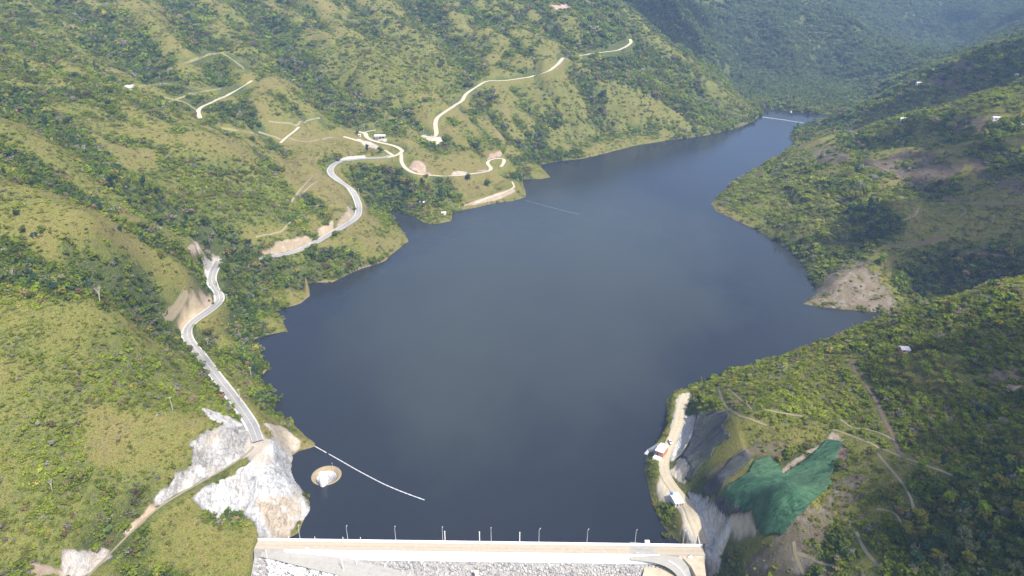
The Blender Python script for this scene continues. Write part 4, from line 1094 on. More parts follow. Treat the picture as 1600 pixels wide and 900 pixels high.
for o_ in dam.children:
    if o_.name.startswith('crest_road'):
        uvl = o_.data.uv_layers.new(name='UVMap')
        for lp in o_.data.loops:
            c_ = o_.data.vertices[lp.vertex_index].co; uvl.data[lp.index].uv = ((-c_.y - .5) / 6.1, c_.x / 8)
b = MB(); b.box((dlen / 2, -.05, 6.15), (dlen, .5, 2.3), bevel=.04)
for k in range(18): b.box((6 + k * 13.2, -.05, 7.34), (.35, .42, .1))
b.put('upstream_parapet', M['concrete'], dam)
b = MB(); w0 = 16.0; w1 = dlen - 24
b.quadloft([[(w0, -6.62, 5.9), (w1, -6.62, 5.9)], [(w0, -6.62, 6.35), (w1, -6.62, 6.35)], [(w0, -7.0, 6.35), (w1, -7.0, 6.35)], [(w0, -8.25, 1.8), (w1, -8.25, 1.8)]])
for k in range(40):
    xx = w0 + 3 + k * (w1 - w0 - 6) / 39
    b.quadloft([[(xx - .1, -7.03, 6.3), (xx + .1, -7.03, 6.3)], [(xx - .1, -7.12, 6.3), (xx + .1, -7.12, 6.3)], [(xx - .1, -8.32, 1.8), (xx + .1, -8.32, 1.8)]])
b.box(((w0 + w1) / 2 + 12, -8.5, 1.85), (w1 - w0 - 24, .7, .4))
b.put('downstream_wall', M['concrete'], dam)
b = MB()      # steps cut in the wall face: thin ledges
for x0_, x1_, z_ in ((40, 58, 4.9), (76, 93, 3.6), (104, 128, 5.1), (112, 136, 3.2), (150, 176, 4.6)): b.box(((x0_ + x1_) / 2, -7.05 - (6.35 - z_) * .286, z_), (x1_ - x0_, .22, .16))
b.put('wall_ledge', M['greyc'], dam)
# end wall that turns up the right bank
P0, P1 = at_z(1093, 851, 6.0), at_z(1087, 824, 6.0)
d_ = P1[:2] - P0[:2]; L_ = float(np.linalg.norm(d_))
tag(MB().box((0, 0, .45), (L_, .45, 1.5), bevel=.04).put('low_wall', M['concrete'], None, ((P0[0] + P1[0]) / 2, (P0[1] + P1[1]) / 2, 6.0), (0, 0, math.atan2(d_[1], d_[0]))), 'short white wall running up the right bank from the end of the dam', 'wall')

# rubble of the downstream face: too many stones to count
def rocks(n_, seed, place, smin, smax):
    rng = np.random.default_rng(seed)
    bm_ = bmesh.new(); bmesh.ops.create_icosphere(bm_, subdivisions=1, radius=1.0)
    base = np.array([v.co[:] for v in bm_.verts]); fc = np.array([[v.index for v in f.verts] for f in bm_.faces]); bm_.free()
    Vs, Fs = [], []
    for k in range(n_):
        p, s_ = place(rng), smin + (smax - smin) * rng.random() ** 2.2
        v = base * (1 + rng.uniform(-.28, .28, (len(base), 1))) * rng.uniform(.65, 1.15, 3) * s_
        a = rng.uniform(0, 6.28); c_, q_ = math.cos(a), math.sin(a)
        v = np.stack([v[:, 0] * c_ - v[:, 1] * q_, v[:, 0] * q_ + v[:, 1] * c_, v[:, 2]], -1)
        Vs.append(v + p); Fs.append(fc + k * len(base))
    return np.concatenate(Vs), np.concatenate(Fs)
def on_face(rng):
    x_ = rng.uniform(1, dlen - 18); dn = rng.uniform(0, 15)
    return np.array((x_, -8.7 - dn, 1.3 - dn * .69 + rng.uniform(-.1, .15)))
Vr, Fr = rocks(6200, 41, on_face, .28, .95)
stuff(put('rubble_face', raw_mesh('rubble_face', Vr, Fr, M['rubble']), dam))
def on_left(rng):
    u, v = rng.uniform(418, 545), rng.uniform(874, 905)
    P = at_z(u, v, 0); x_ = (P[:2] - DL) @ dax; y_ = (P[:2] - DL) @ dup_
    return np.array((x_, y_, 1.0 + (y_ + 9) * .45 + rng.uniform(-.15, .2)))
Vr, Fr = rocks(900, 43, on_left, .4, 1.3)
put('boulder_heap', raw_mesh('boulder_heap', Vr, Fr, M['concrete']), dam)['kind'] = 'stuff'

# gravel ramps that leave both ends of the crest
def solid_road(name, line, w, mat, depth, left_bank=None, right_bank=None):
    P = np.array([at_z(*q) for q in line]); P = smooth_line(P, 3.0, 1.5)
    d = np.gradient(P[:, :2], axis=0); d /= np.linalg.norm(d, axis=1)[:, None]; nn = np.stack([d[:, 1], -d[:, 0]], -1)
    offs = [(-w / 2 - 3.0, -depth), (-w / 2, -.05)] + [(-w / 2 + w * k / 6, 0) for k in range(1, 6)] + [(w / 2, -.05), (w / 2 + 3.0, -depth)]
    rows = np.stack([np.column_stack([P[:, :2] + nn * o_, P[:, 2] + dz_]) for o_, dz_ in offs], 1)
    m_, k = rows.shape[:2]; ii = np.arange(m_ * k).reshape(m_, k)
    Q = np.stack([ii[:-1, :-1], ii[:-1, 1:], ii[1:, 1:], ii[1:, :-1]], -1).reshape(-1, 4)
    me = raw_mesh(name, rows.reshape(-1, 3), Q, mat); uv = me.uv_layers.new(name='UVMap')
    li = Q.ravel(); uv.data.foreach_set('uv', np.stack([(li % k) / (k - 1.0), (li // k) / 6], -1).astype(np.float32).ravel())
    return structure(put(name, me)), P
solid_road('gravel_ramp', [(415, 850, 6.03), (440, 855, 5.9), (480, 865, 4.2), (520, 874, 3.2), (560, 884, 1.7), (600, 892, -.2), (660, 905, -3.4), (730, 922, -7.6)], 6.2, M['ramp'], 3.2)
_, PR = solid_road('curving_road', [(985, 857, 6.08), (1015, 860, 6.08), (1040, 866, 6.0), (1060, 876, 5.2), (1074, 889, 3.8), (1083, 904, 2.2), (1090, 925, 0)], 6.4, M['ramp'], 1.5)
# earth fill around the curving road
b = MB()
for px_, z0_, z1_ in (([(1034, 853.5), (1097, 853.5), (1104, 905), (1090, 905), (1080, 885), (1066, 871), (1045, 861)], -30, 5.75), ([(1012, 868), (1035, 869), (1055, 880), (1068, 892), (1076, 912), (1000, 915)], -30, .6)):
    b.prism([tuple(at_z(u, v, z1_)[:2]) for u, v in px_], z0_, z1_)
structure(b.put('earth_fill', plain('pale earth', (.45, .38, .28), .95, .18, .3, bump=.2)))
d = np.gradient(PR[:, :2], axis=0); d /= np.linalg.norm(d, axis=1)[:, None]; nn = np.stack([d[:, 1], -d[:, 0]], -1)
for sd in (-1, 1):
    b = MB(); Q = PR[14:]; q = nn[14:]
    b.tube([(Q[k, 0] + q[k, 0] * sd * 3.05, Q[k, 1] + q[k, 1] * sd * 3.05, Q[k, 2] + .05) for k in range(0, len(Q), 2)], .22, 6)
    structure(b.put('kerb', M['concrete']))

# ------------------------------------------------------------------ poles
def lamp_mesh_set():
    pole = MB().tube([(0, 0, 0), (0, 0, 5), (0, 0, 9.6)], [.17, .14, .10], 8); pole.box((0, 0, .15), (.5, .5, .3)); pole = pole.mesh('pole', M['steel'])
    arm = MB().tube([(0, 0, 9.0), (.25, 0, 9.5), (.95, 0, 9.7)], .07, 6).mesh('arm', M['steel'])
    lamp = MB().box((1.15, 0, 9.68), (.8, .34, .2), bevel=.05).mesh('lamp_head', M['wallwhite'])
    return pole, arm, lamp
lp, la, lh = lamp_mesh_set()
ORD = ['nearest the quarried rock, first from the left', 'second from the left', 'third from the left', 'beside a thick white pipe, fourth from the left', 'between the two lone white pipes', 'sixth from the left', 'seventh from the left', 'just left of the white box on the parapet', 'last on the right, nearest the green bank']
for k, u in enumerate((469, 543.5, 618.5, 692, 767.5, 842, 917, 992, 1066.5)):
    v = 845 + (u - 470) * .0115
    P = at_z(u, v, CREST); tx = (P[:2] - DL) @ dax; Q = DL + dax * tx + dup_ * .32
    t = thing('lamp_post', 'grey lamp post on the dam parapet, ' + ORD[k], 'lamp post', (Q[0], Q[1], 5.9), R(90 if k < 5 else 60) + dang, 'lamp posts along the dam crest')
    put('pole', lp, t); put('arm', la, t); put('lamp_head', lh, t)
wp = MB().tube([(0, 0, 0), (0, 0, 7.6)], .24, 10); wp.tube([(0, 0, 7.55), (0, 0, 7.8)], .29, 10); wp = wp.mesh('white_pipe', M['concrete'])
for u, lab in ((695.5, 'close beside the fourth lamp post'), (749.5, 'standing alone left of the middle lamp post'), (812, 'standing alone right of the middle lamp post')):
    P = at_z(u, 848, CREST); tx = (P[:2] - DL) @ dax; Q = DL + dax * tx + dup_ * .34
    tag(put('upright_pipe', wp, None, (Q[0], Q[1], 5.9), (0, 0, 0)), 'thick white upright pipe on the dam parapet, ' + lab, 'pipe', 'white pipes on the dam crest')
sp = MB().tube([(0, 0, 0), (0, 0, 2.6)], .14, 8); sp.tube([(0, 0, 2.55), (0, 0, 2.7)], .18, 8); sp = sp.mesh('marker_post', M['concrete'])
for u, lab in ((451, 'left of the first lamp post'), (492, 'right of the first lamp post'), (536, 'left of the second lamp post'), (563.5, 'right of the second lamp post')):
    P = at_z(u, 846, CREST); tx = (P[:2] - DL) @ dax; Q = DL + dax * tx + dup_ * .33
    tag(put('marker_post', sp, None, (Q[0], Q[1], 5.9)), 'short white post on the dam parapet, ' + lab, 'post', 'short posts on the parapet')
P = at_z(1011, 852, CREST); Q = DL + dax * ((P[:2] - DL) @ dax) + dup_ * .6
t = thing('control_box', 'white box on the parapet near the right end of the dam', 'control box', (Q[0], Q[1], 5.8), dang)
MB().box((0, 0, 1.2), (2.2, 1.5, 2.4), bevel=.06).put('cabinet', M['concrete'], t); MB().box((0, 0, 2.5), (2.5, 1.8, .18)).put('lid', M['roofwhite'], t); MB().box((0, -.78, 1.2), (1.2, .06, 1.7)).put('door', M['steel'], t)
for nm, u, v, z_, h_, w_, lab in (('white_post', 419, 878, 5.2, 8.0, .16, 'thin white post at the lower left end of the dam'), ('white_post', 536.5, 891, 1.6, 7.4, .22, 'white post standing on the gravel ramp edge'), ('white_post', 557.5, 884, 1.2, 4.5, .13, 'thin post on the rubble beside the ramp')):
    P = at_z(u, v, z_); b = MB(); b.tube([(0, 0, -1), (0, 0, h_)], w_, 8); b.box((0, 0, h_), (w_ * 3, w_ * 3, .3)); b.box((0, 0, .2), (w_ * 4, w_ * 4, .5))
    tag(b.put(nm, M['concrete'], None, P), lab, 'post')
P = at_z(745, 905, -3.2)
b = MB(); b.box((0, 0, 2.0), (1.7, 1.5, 6.5), bevel=.06); b.box((0, 0, 5.35), (2.0, 1.8, .25))
tag(b.put('instrument_pillar', M['concrete'], None, P), 'square white pillar standing in the rubble face at the bottom edge', 'pillar')
P = at_z(996, 866, CREST); t = thing('road_barrier', 'small red and white barrier on the crest road near its right end', 'barrier', P, .1)
b = MB(); b.box((0, 0, .75), (1.8, .12, .55)); b.put('board', M['concrete'], t); b = MB(); b.box((-.5, -.07, .75), (.4, .03, .5)); b.box((.45, -.07, .75), (.4, .03, .5)); b.put('stripes', M['red'], t)
for sx_ in (-.7, .7): MB().box((sx_, 0, .3), (.12, .6, .6)).put('leg', M['steel'], t)
P = at_z(480, 858.5, CREST); b = MB(); b.box((0, 0, .5), (2.2, 1.0, 1.0), bevel=.05, taper=.7); b.box((0, 0, 1.05), (1.5, .6, .15))
tag(b.put('concrete_block', M['concrete'], None, P, (0, 0, .05)), 'white concrete block on the left part of the crest road', 'concrete block')
P = at_z(1078, 871, 5.8); Vr, Fr = rocks(7, 77, lambda r_: np.array((r_.uniform(-.7, .7), r_.uniform(-.4, .4), .3)), .8, 1.3)
tag(put('boulder', raw_mesh('boulder', Vr, Fr, M['concrete']), None, P), 'big white boulder between the curving road and the cliff', 'boulder')

# utility poles
up = MB().tube([(0, 0, -.5), (0, 0, 9.2)], [.17, .12], 8).mesh('pole', M['wood']); ua = MB().box((0, 0, 8.6), (2.1, .14, .16)).mesh('crossarm', M['wood'])
b = MB()
for k in (-.85, 0, .85): b.tube([(k, 0, 8.68), (k, 0, 8.95)], .07, 6)
ui = b.mesh('insulators', M['steel'])
for u, v, rz, lab in ((326, 545, .4, 'beside the long straight of the asphalt road'), (270, 641, .3, 'with crossarm in the dry scrub above the quarry'), (356, 475, .2, 'at the outer edge of the sharp road bend'), (376, 627, .5, 'near the lower road and the lake shore'), (561, 306, .9, 'beside the upper asphalt bend'), (482, 391, .3, 'at the roadside above the headland'), (569.5, 203.5, 0, 'by the dirt driveway fork behind the white roof'), (671, 231, .3, 'below the pale turning place of the mountain road'), (662, 208, .3, 'left of the mountain road turning place'), (393, 590, .2, 'among bushes between road and lake'), (1430, 178, .2, 'on the crest of the right spur')):
    P = on_ground(u, v); t = thing('utility_pole', 'wooden utility pole ' + lab, 'utility pole', P, rz, 'utility poles')
    put('pole', up, t); put('crossarm', ua, t); put('insulators', ui, t)

# ------------------------------------------------------------------ morning-glory spillway and floats
sw = thing('spillway', 'round stained spillway funnel standing in the lake by the quarried rock', 'spillway', (SPILL[0], SPILL[1], 0))
b = MB(); b.lathe([(9.15, -2.5), (9.15, .06), (8.95, .24), (8.6, .26), (7.6, -.1), (6.6, -.75), (6.05, -1.35)], 56); b.put('rim', M['rim'], sw, smooth=True)
b = MB(); b.lathe([(6.05, -1.35), (5.3, -2.5), (4.7, -4.4), (4.3, -8), (4.2, -16), (.05, -16.2)], 48); b.put('throat', M['funnel'], sw, smooth=True)
Pb = at_z(503.5, 759, 0) - SPILL
b = MB(); b.lathe([(1.75, -3), (1.75, 0), (1.95, 1.5), (2.05, 4), (1.75, 7.2), (1.45, 9.0), (1.30, 9.4), (.95, 9.4), (.85, 8.9), (.80, 6.5), (.02, 6.4)], 24)
pier = b.put('vent_pier', M['concrete'], sw, (Pb[0] + .35, Pb[1] + .6, 0), smooth=True)
b = MB(); b.box((1.9, 2.2, 1.0), (2.0, 2.6, 5.0), .5, .2); b.put('splitter_wall', M['concrete'], sw, (Pb[0] - .3, Pb[1] + .2, -1))
b = MB(); b.tube([(0, 0, 0), (0, 0, 2.4)], .08, 6); b.box((0, 0, 2.3), (.7, .08, .25)); b.put('gauge_staff', M['steel'], sw, (1.8, 8.7, .2))
def boom(line, rad, label, gaps):
    P = np.array([at_z(u, v, 0.0) for u, v in line]); P = smooth_line(P, 4.0, 1.1)
    b = MB(); run = []
    for k in range(len(P)):
        if k in gaps: 
            if len(run) > 1: b.tube(run, rad, 8)
            run = []; continue
        run.append((P[k, 0], P[k, 1], rad * .35))
        if len(run) == 4: b.tube(run, rad, 8); run = [(P[k, 0] + .12 * (P[min(k + 1, len(P) - 1), 0] - P[k, 0]), P[k, 1] + .12 * (P[min(k + 1, len(P) - 1), 1] - P[k, 1]), rad * .35)]
    if len(run) > 1: b.tube(run, rad, 8)
    tag(b.put('floating_boom', M['boom'], None, smooth=True), label, 'floating boom')
boom([(492, 697.5), (520, 713), (560, 736), (600, 757), (630, 769.5), (663.5, 781.5)], .28, 'white floating boom slanting across the water beside the spillway', {11})
boom([(1191, 183), (1225, 187.5), (1256, 192.5)], .5, 'thin pale floating boom across the far narrow end of the lake', set())
boom([(821, 313), (850, 321), (880, 329), (906, 335)], .06, 'faint thin rope line on the water off the grassy point', set())
b = MB(); b.lathe([(.02, -.3), (1.2, -.1), (1.5, .4), (1.1, 1.1), (.3, 1.6), (.02, 1.65)], 16); b.put('buoy', M['concrete'], None, at_z(1236, 175.5, 0), smooth=True)
tag(bpy.data.objects['buoy'], 'small white buoy on the dark water at the far end', 'buoy')

# ------------------------------------------------------------------ buildings
def house(name, label, cat, P, sx_, sy_, h_, rz, roof, wall, pitch=.18, door=True, win=1, sink=1.5, rear=None, open_front=False, group=None):
    t = thing(name, label, cat, P, rz, group)
    if open_front:
        MB().box((0, sy_ * .28, h_ / 2 - sink / 2), (sx_ * .9, sy_ * .4, h_ + sink)).put('wall', wall, t)
        for px_ in (-.43, -.15, .15, .43): MB().tube([(px_ * sx_, -sy_ * .43, -sink), (px_ * sx_, -sy_ * .43, h_)], .16, 6).put('pillar', M['wallwhite'], t)
    else: MB().box((0, 0, h_ / 2 - sink / 2), (sx_ * .9, sy_ * .88, h_ + sink)).put('wall', wall, t)
    rise = sy_ * pitch; b = MB(); th = .14
    for sgn in (-1, 1):
        rows = [[(-sx_ / 2, sgn * sy_ / 2, h_ + .02), (sx_ / 2, sgn * sy_ / 2, h_ + .02)], [(-sx_ / 2, 0, h_ + rise), (sx_ / 2, 0, h_ + rise)], [(-sx_ / 2, 0, h_ + rise + th), (sx_ / 2, 0, h_ + rise + th)], [(-sx_ / 2, sgn * sy_ / 2, h_ + th), (sx_ / 2, sgn * sy_ / 2, h_ + th)]]
        b.quadloft(rows + [rows[0]])
        for q in (0, 1):
            b.bm.faces.new([b.bm.verts.new(r_[q]) for r_ in rows])
    for k in range(max(2, int(sx_ / 1.1))):      # sheet seams
        xx = -sx_ / 2 + .55 + k * 1.1
        if xx < sx_ / 2 - .2:
            for sgn in (-1, 1): b.quadloft([[(xx - .05, sgn * sy_ / 2, h_ + th + .01), (xx - .05, 0, h_ + rise + th + .01)], [(xx, sgn * sy_ / 2, h_ + th + .07), (xx, 0, h_ + rise + th + .07)], [(xx + .05, sgn * sy_ / 2, h_ + th + .01), (xx + .05, 0, h_ + rise + th + .01)]])
    b.put('roof', roof, t)
    if door and not open_front: MB().box((-sx_ * .2, -sy_ * .44 - .03, 1.05), (.95, .08, 2.1)).put('door', M['dark'], t)
    if not open_front:
        for k in range(win):
            fr = MB().box((sx_ * (.12 + .22 * k), -sy_ * .44 - .03, 1.5), (1.1, .08, 1.0)).put('window', M['wallwhite'], t)
            MB().box((sx_ * (.12 + .22 * k), -sy_ * .44 - .08, 1.5), (.9, .04, .8)).put('pane', M['glass'], fr)
    return t
def from_roof(px, z_):
    c = [at_z(u, v, z_) for u, v in px]; ex = c[1] - c[0]; ey = c[3] - c[0]
    return sum(c) / 4, float(np.linalg.norm(c[1] - c[0])), float(np.linalg.norm(c[3] - c[0])), math.atan2(ex[1], ex[0])
# intake house at the water
c, a_, b_, rz = from_roof([(1031.8, 691), (1044.5, 695.7), (1037.2, 708), (1024.3, 703.4)], 10.0)
ih = house('intake_house', 'intake house with white roof and orange walls at the right bank water edge', 'building', (c[0], c[1], 6.1), a_, b_, 3.6, rz, M['roofwhite'], M['brick'], .05, True, 1, 5)
cR, sR = math.cos(rz), math.sin(rz)
def loc2(lx, ly, z_): return (c[0] + lx * cR - ly * sR, c[1] + lx * sR + ly * cR, z_)
b = MB(); b.box((-.2, -b_ / 2 - 1.6, -2.0), (a_ * .9, 3.4, 4.3)); b.put('terrace', M['concrete'], ih)
b = MB()
for k in range(5): b.tube([(-a_ * .42 + k * a_ * .2, -b_ / 2 - 3.2, .1), (-a_ * .42 + k * a_ * .2, -b_ / 2 - 3.2, 1.2)], .05, 5)
b.tube([(-a_ * .44, -b_ / 2 - 3.2, 1.2), (a_ * .42, -b_ / 2 - 3.2, 1.2)], .05, 5); b.put('railing', M['concrete'], ih)
b = MB(); top = [at_z(1030, 691.5, 5.5), at_z(1024, 703, 5.5), at_z(1023, 711, 5.0)]; bot = [at_z(1012, 702, .4), at_z(1006.5, 708.5, .2), at_z(1017, 714, .2)]
vs_t = [b.bm.verts.new(p) for p in (top[0], bot[0], bot[1], bot[2], top[2], top[1])]; b.bm.faces.new(vs_t)
vs_b = [b.bm.verts.new((v.co.x, v.co.y, -8)) for v in vs_t]
for k in range(6): b.bm.faces.new((vs_t[k], vs_t[(k + 1) % 6], vs_b[(k + 1) % 6], vs_b[k]))
b.bm.faces.new(vs_b[::-1])
tag(b.put('intake_ramp', M['greyc']), 'grey concrete ramp sloping into the water below the intake house', 'ramp')
# site cabin on the road
c, a_, b_, rz = from_roof([(1045, 771), (1059, 768.8), (1069.9, 784.3), (1055.9, 787.4)], 9.4)
house('site_cabin', 'white roofed site cabin beside the right bank dirt road', 'building', (c[0], c[1], 6.1), a_, b_, 3.1, rz, M['roofwhite'], M['wallwhite'], .04, True, 2, 4)
Pt = at_z(1049.7, 772, 9.6); t = thing('water_tank', 'blue round water tank on the cabin roof corner', 'water tank', (Pt[0], Pt[1], 9.45))
MB().lathe([(.02, 0), (.85, 0), (.9, .2), (.88, 1.0), (.6, 1.25), (.3, 1.35)], 20).put('tank', M['blue'], t, smooth=True); MB().lathe([(.32, 1.3), (.32, 1.45), (.02, 1.5)], 14).put('lid', M['blue'], t)
for u, v, s_, lab in ((1069, 797, .9, 'small wooden crate on the dirt beside the site cabin'), (1064, 791.5, 1.1, 'orange stack of bricks in front of the site cabin')):
    P = at_z(u, v, 6.2); b = MB(); b.box((0, 0, s_ * .4), (s_ * 1.5, s_, s_ * .8), .3, .04); b.box((0, 0, s_ * .84), (s_ * 1.6, s_ * 1.1, .08), .3)
    tag(b.put('crate' if 'crate' in lab else 'brick_stack', M['brick'] if 'brick' in lab else M['wood'], None, P), lab, 'crate' if 'crate' in lab else 'bricks')
# houses on the left shore
P = on_ground(594, 215.5); house('open_hall', 'long white roofed open hall by the dirt road loop', 'building', P, 14.5, 8.5, 3.4, .05, M['roofwhite'], M['wallwhite'], .08, open_front=True)
P = on_ground(562, 213); house('small_hut', 'small white hut left of the open hall', 'hut', P, 3.6, 3.2, 2.4, .1, M['roofwhite'], M['wallwhite'], .1)
P = on_ground(659.5, 318.5); t = house('lakeside_cabin', 'cabin with white front roof and purple rear roof among trees', 'house', P, 7.0, 4.6, 2.7, -.25, M['roofwhite'], M['wallwhite'], .1)
t2_ = MB(); t2_.box((2.2, 4.0, 3.1), (5.2, 3.6, .16)); t2_.box((2.2, 4.0, 1.4), (4.6, 3.0, 3.2)); t2_.put('rear_wing', M['purple'], t)
P = on_ground(693.5, 335); t = house('boat_shed', 'white shed with dark opening alone on the grassy lake point', 'shed', P, 5.8, 4.2, 2.5, .1, M['roofwhite'], M['wallwhite'], .12, False, 0); MB().box((-1.4, -1.9, 1.0), (2.2, .1, 1.9)).put('opening', M['dark'], t)
# hut on the right hill
P = on_ground(1412.5, 550); t = house('hillside_hut', 'hut with weathered grey roof in the banana plot on the right hill', 'hut', P, 5.4, 5.0, 2.5, -.08, M['roofgrey'], M['brick'], .12)
b = MB(); b.box((-.6, -2.9, .7), (2.4, .7, 1.5)); b.put('porch', M['yellow'], t)
P = on_ground(1415, 552.8); b = MB(); b.box((0, 0, .35), (1.5, 1.2, .7), .3, .1, .8); tag(b.put('white_sack', M['concrete'], None, P), 'white heap in front of the grey roofed hut', 'sack')
P = on_ground(1418.5, 551.5); b = MB(); b.quadloft([[(-.9, -.8, .4), (0, -.8, .9), (.9, -.8, .5)], [(-.9, 0, .7), (0, .1, 1.2), (.9, 0, .7)], [(-.9, .8, .3), (0, .8, .8), (.9, .8, .4)]]); o = b.put('tarpaulin', M['teal'], None, P); md = o.modifiers.new('thickness', 'SOLIDIFY'); md.thickness = .05; tag(o, 'teal tarpaulin beside the grey roofed hut', 'tarpaulin')
for u, v, a_, b_, rz, lab, rf in ((1505, 90, 8.5, 4.5, -.15, 'pale roofed farmhouse on the brown crest of the far right spur', 'roofwhite'), (1435, 131.5, 8.5, 5, .1, 'grey white farmhouse lower down the far right spur', 'roofwhite'), (1410, 188, 7, 4.5, 0, 'white roofed house on the ridge crest of the right spur', 'roofwhite'), (1558.5, 187, 11.5, 4.5, -.2, 'long white roofed shed on the right hillside', 'roofwhite'), (1588, 119, 5.5, 4, .1, 'small white house near the right photo edge, upper of two', 'roofwhite'), (1590.5, 126, 5, 4, 0, 'small white house near the right photo edge, lower of two', 'roofwhite'), (1597, 198, 4, 3.5, .2, 'small pale hut right of the long shed', 'roofgrey'), (1409, 128, 4, 3.5, 0, 'tiny white house on the skyline left of the grey white farmhouse', 'roofwhite')):
    house('farmhouse', lab, 'house', on_ground(u, v), a_, b_, 2.7, rz, M[rf], M['wallwhite'], .12)

# car parked above the intake house
P = at_z(1047.2, 691.5, 6.0); P[2] = float(max(ground(P[0], P[1]) + .3, 6.05))
q0, q1 = at_z(1045, 687, 6), at_z(1050, 695, 6); rz = math.atan2((q1 - q0)[1], (q1 - q0)[0])
car = thing('parked_car', 'white car parked on the dirt road behind the intake house', 'car', P, rz)
b = MB(); rows = []
for x_, w_, zt in ((-2.15, .70, .72), (-2.05, .84, .86), (-1.2, .90, .92), (.9, .90, .90), (1.9, .86, .80), (2.2, .68, .62)):
    rows.append([(x_, -w_, .32), (x_, -w_ * 1.02, .6), (x_, -w_ * .92, zt), (x_, w_ * .92, zt), (x_, w_ * 1.02, .6), (x_, w_, .32), (x_, -w_, .32)])
b.quadloft(rows); b.bm.faces.new([b.bm.verts.new(p) for p in rows[0][:-1]]); b.bm.faces.new([b.bm.verts.new(p) for p in rows[-1][:-1][::-1]])
b.put('body', M['carwhite'], car)
b = MB(); b.quadloft([[(-1.95, -.74, .90), (-1.95, .74, .90)], [(-1.45, -.66, 1.44), (-1.45, .66, 1.44)], [(.15, -.66, 1.46), (.15, .66, 1.46)], [(.95, -.74, .90), (.95, .74, .90)]])
for sg in (-1, 1): b.bm.faces.new([b.bm.verts.new(p) for p in ((-1.95, sg * .74, .90), (-1.45, sg * .66, 1.44), (.15, sg * .66, 1.46), (.95, sg * .74, .90))])
b.put('window_band', M['glass'], car)
MB().box((-.65, 0, 1.47), (1.6, 1.26, .06), bevel=.02).put('roof', M['carwhite'], car)
for wx in (-1.35, 1.4):
    for wy in (-.82, .82): MB().tube([(wx, wy - .1, .33), (wx, wy + .1, .33)], .33, 14).put('wheel', M['tyre'], car)
for wy in (-.6, .6): MB().box((2.16, wy, .62), (.1, .3, .16)).put('headlight', M['glass'], car)
# red boat under the bank
P = at_z(1023.5, 787, 0); t = thing('red_boat', 'small red boat moored under the bushes of the right bank', 'boat', (P[0], P[1], .05), 1.1)
b = MB(); rows = []
for x_, w_, zk in ((-2.0, .65, -.1), (-1, .8, -.2), (.4, .8, -.2), (1.5, .5, -.1), (2.2, .06, .35)): rows.append([(x_, -w_, .55), (x_, -w_ * .7, .05), (x_, 0, zk), (x_, w_ * .7, .05), (x_, w_, .55)])
b.quadloft(rows); o = b.put('hull', M['red'], t); md = o.modifiers.new('thickness', 'SOLIDIFY'); md.thickness = .06
for x_ in (-1, .5): MB().box((x_, 0, .42), (.3, 1.4, .06)).put('seat', M['wood'], t)

# ------------------------------------------------------------------ netting spread on the cut slope
def netting(px, mat, label, seed):
    Wp = world_poly(px); a = np.array(Wp); st = .6
    gx = np.arange(a[:, 0].min() - 1, a[:, 0].max() + 2, st); gy = np.arange(a[:, 1].min() - 1, a[:, 1].max() + 2, st)
    GX_, GY_ = np.meshgrid(gx, gy); s_ = sdf(GX_, GY_, Wp).reshape(GX_.shape) + .9 * fbm(GX_, GY_, 4, seed, 3)
    ca_, sa_ = math.cos(2.45), math.sin(2.45)
    z_ = ground(GX_, GY_) + .75 + 1.0 * np.clip(1 - np.abs(fbm((GX_ * ca_ + GY_ * sa_) * .35, GY_ * ca_ - GX_ * sa_, 6, seed + 5, 4)) * 2.2, -.3, 1)
    ii = np.arange(GX_.size).reshape(GX_.shape)
    Q = np.stack([ii[:-1, :-1], ii[:-1, 1:], ii[1:, 1:], ii[1:, :-1]], -1).reshape(-1, 4)
    ok = ((s_[:-1, :-1] + s_[1:, 1:] + s_[:-1, 1:] + s_[1:, :-1]) / 4 < 0).ravel(); Q = Q[ok]
    us, inv = np.unique(Q, return_inverse=True)
    V = np.stack([GX_.ravel(), GY_.ravel(), z_.ravel()], -1)[us]
    o = put('slope_netting', raw_mesh('slope_netting', V, inv.reshape(Q.shape), mat, True)); md = o.modifiers.new('thickness', 'SOLIDIFY'); md.thickness = .35; md.offset = -1
    tag(o, label, 'netting')
netting(NET['g'], M['green'], 'large green netting sheet spread over the right cut slope', 701)
netting(NET['b1'], M['black'], 'upper black netting on the slope above the intake road', 711)
netting(NET['b2'], M['black'], 'lower black netting strip along the left edge of the green sheet', 721)
# ------------------------------------------------------------------ sky, sun, clouds, air
SUN = Vector((.36, -.42, .82)).normalized()
elev = math.asin(SUN.z); azim = math.atan2(SUN.x, SUN.y)
world = bpy.data.worlds.new("World"); scene.world = world; world.use_nodes = True
wt_ = world.node_tree; bg = wt_.nodes['Background']; sky = wt_.nodes.new('ShaderNodeTexSky')
sky.sky_type = 'NISHITA'; sky.sun_disc = False; sky.sun_elevation = elev; sky.sun_rotation = azim; sky.altitude = 700; sky.air_density = .8; sky.dust_density = 4.0; sky.ozone_density = .6
wt_.links.new(sky.outputs[0], bg.inputs[0]); bg.inputs[1].default_value = .15
ld = bpy.data.lights.new('sun', 'SUN'); ld.energy = 3.4; ld.angle = R(.5); ld.color = (1.0, .95, .86)
lo = bpy.data.objects.new('sun', ld); COL.objects.link(lo); lo.rotation_euler = SUN.to_track_quat('Z', 'Y').to_euler(); lo.location = (300, -200, 1500)

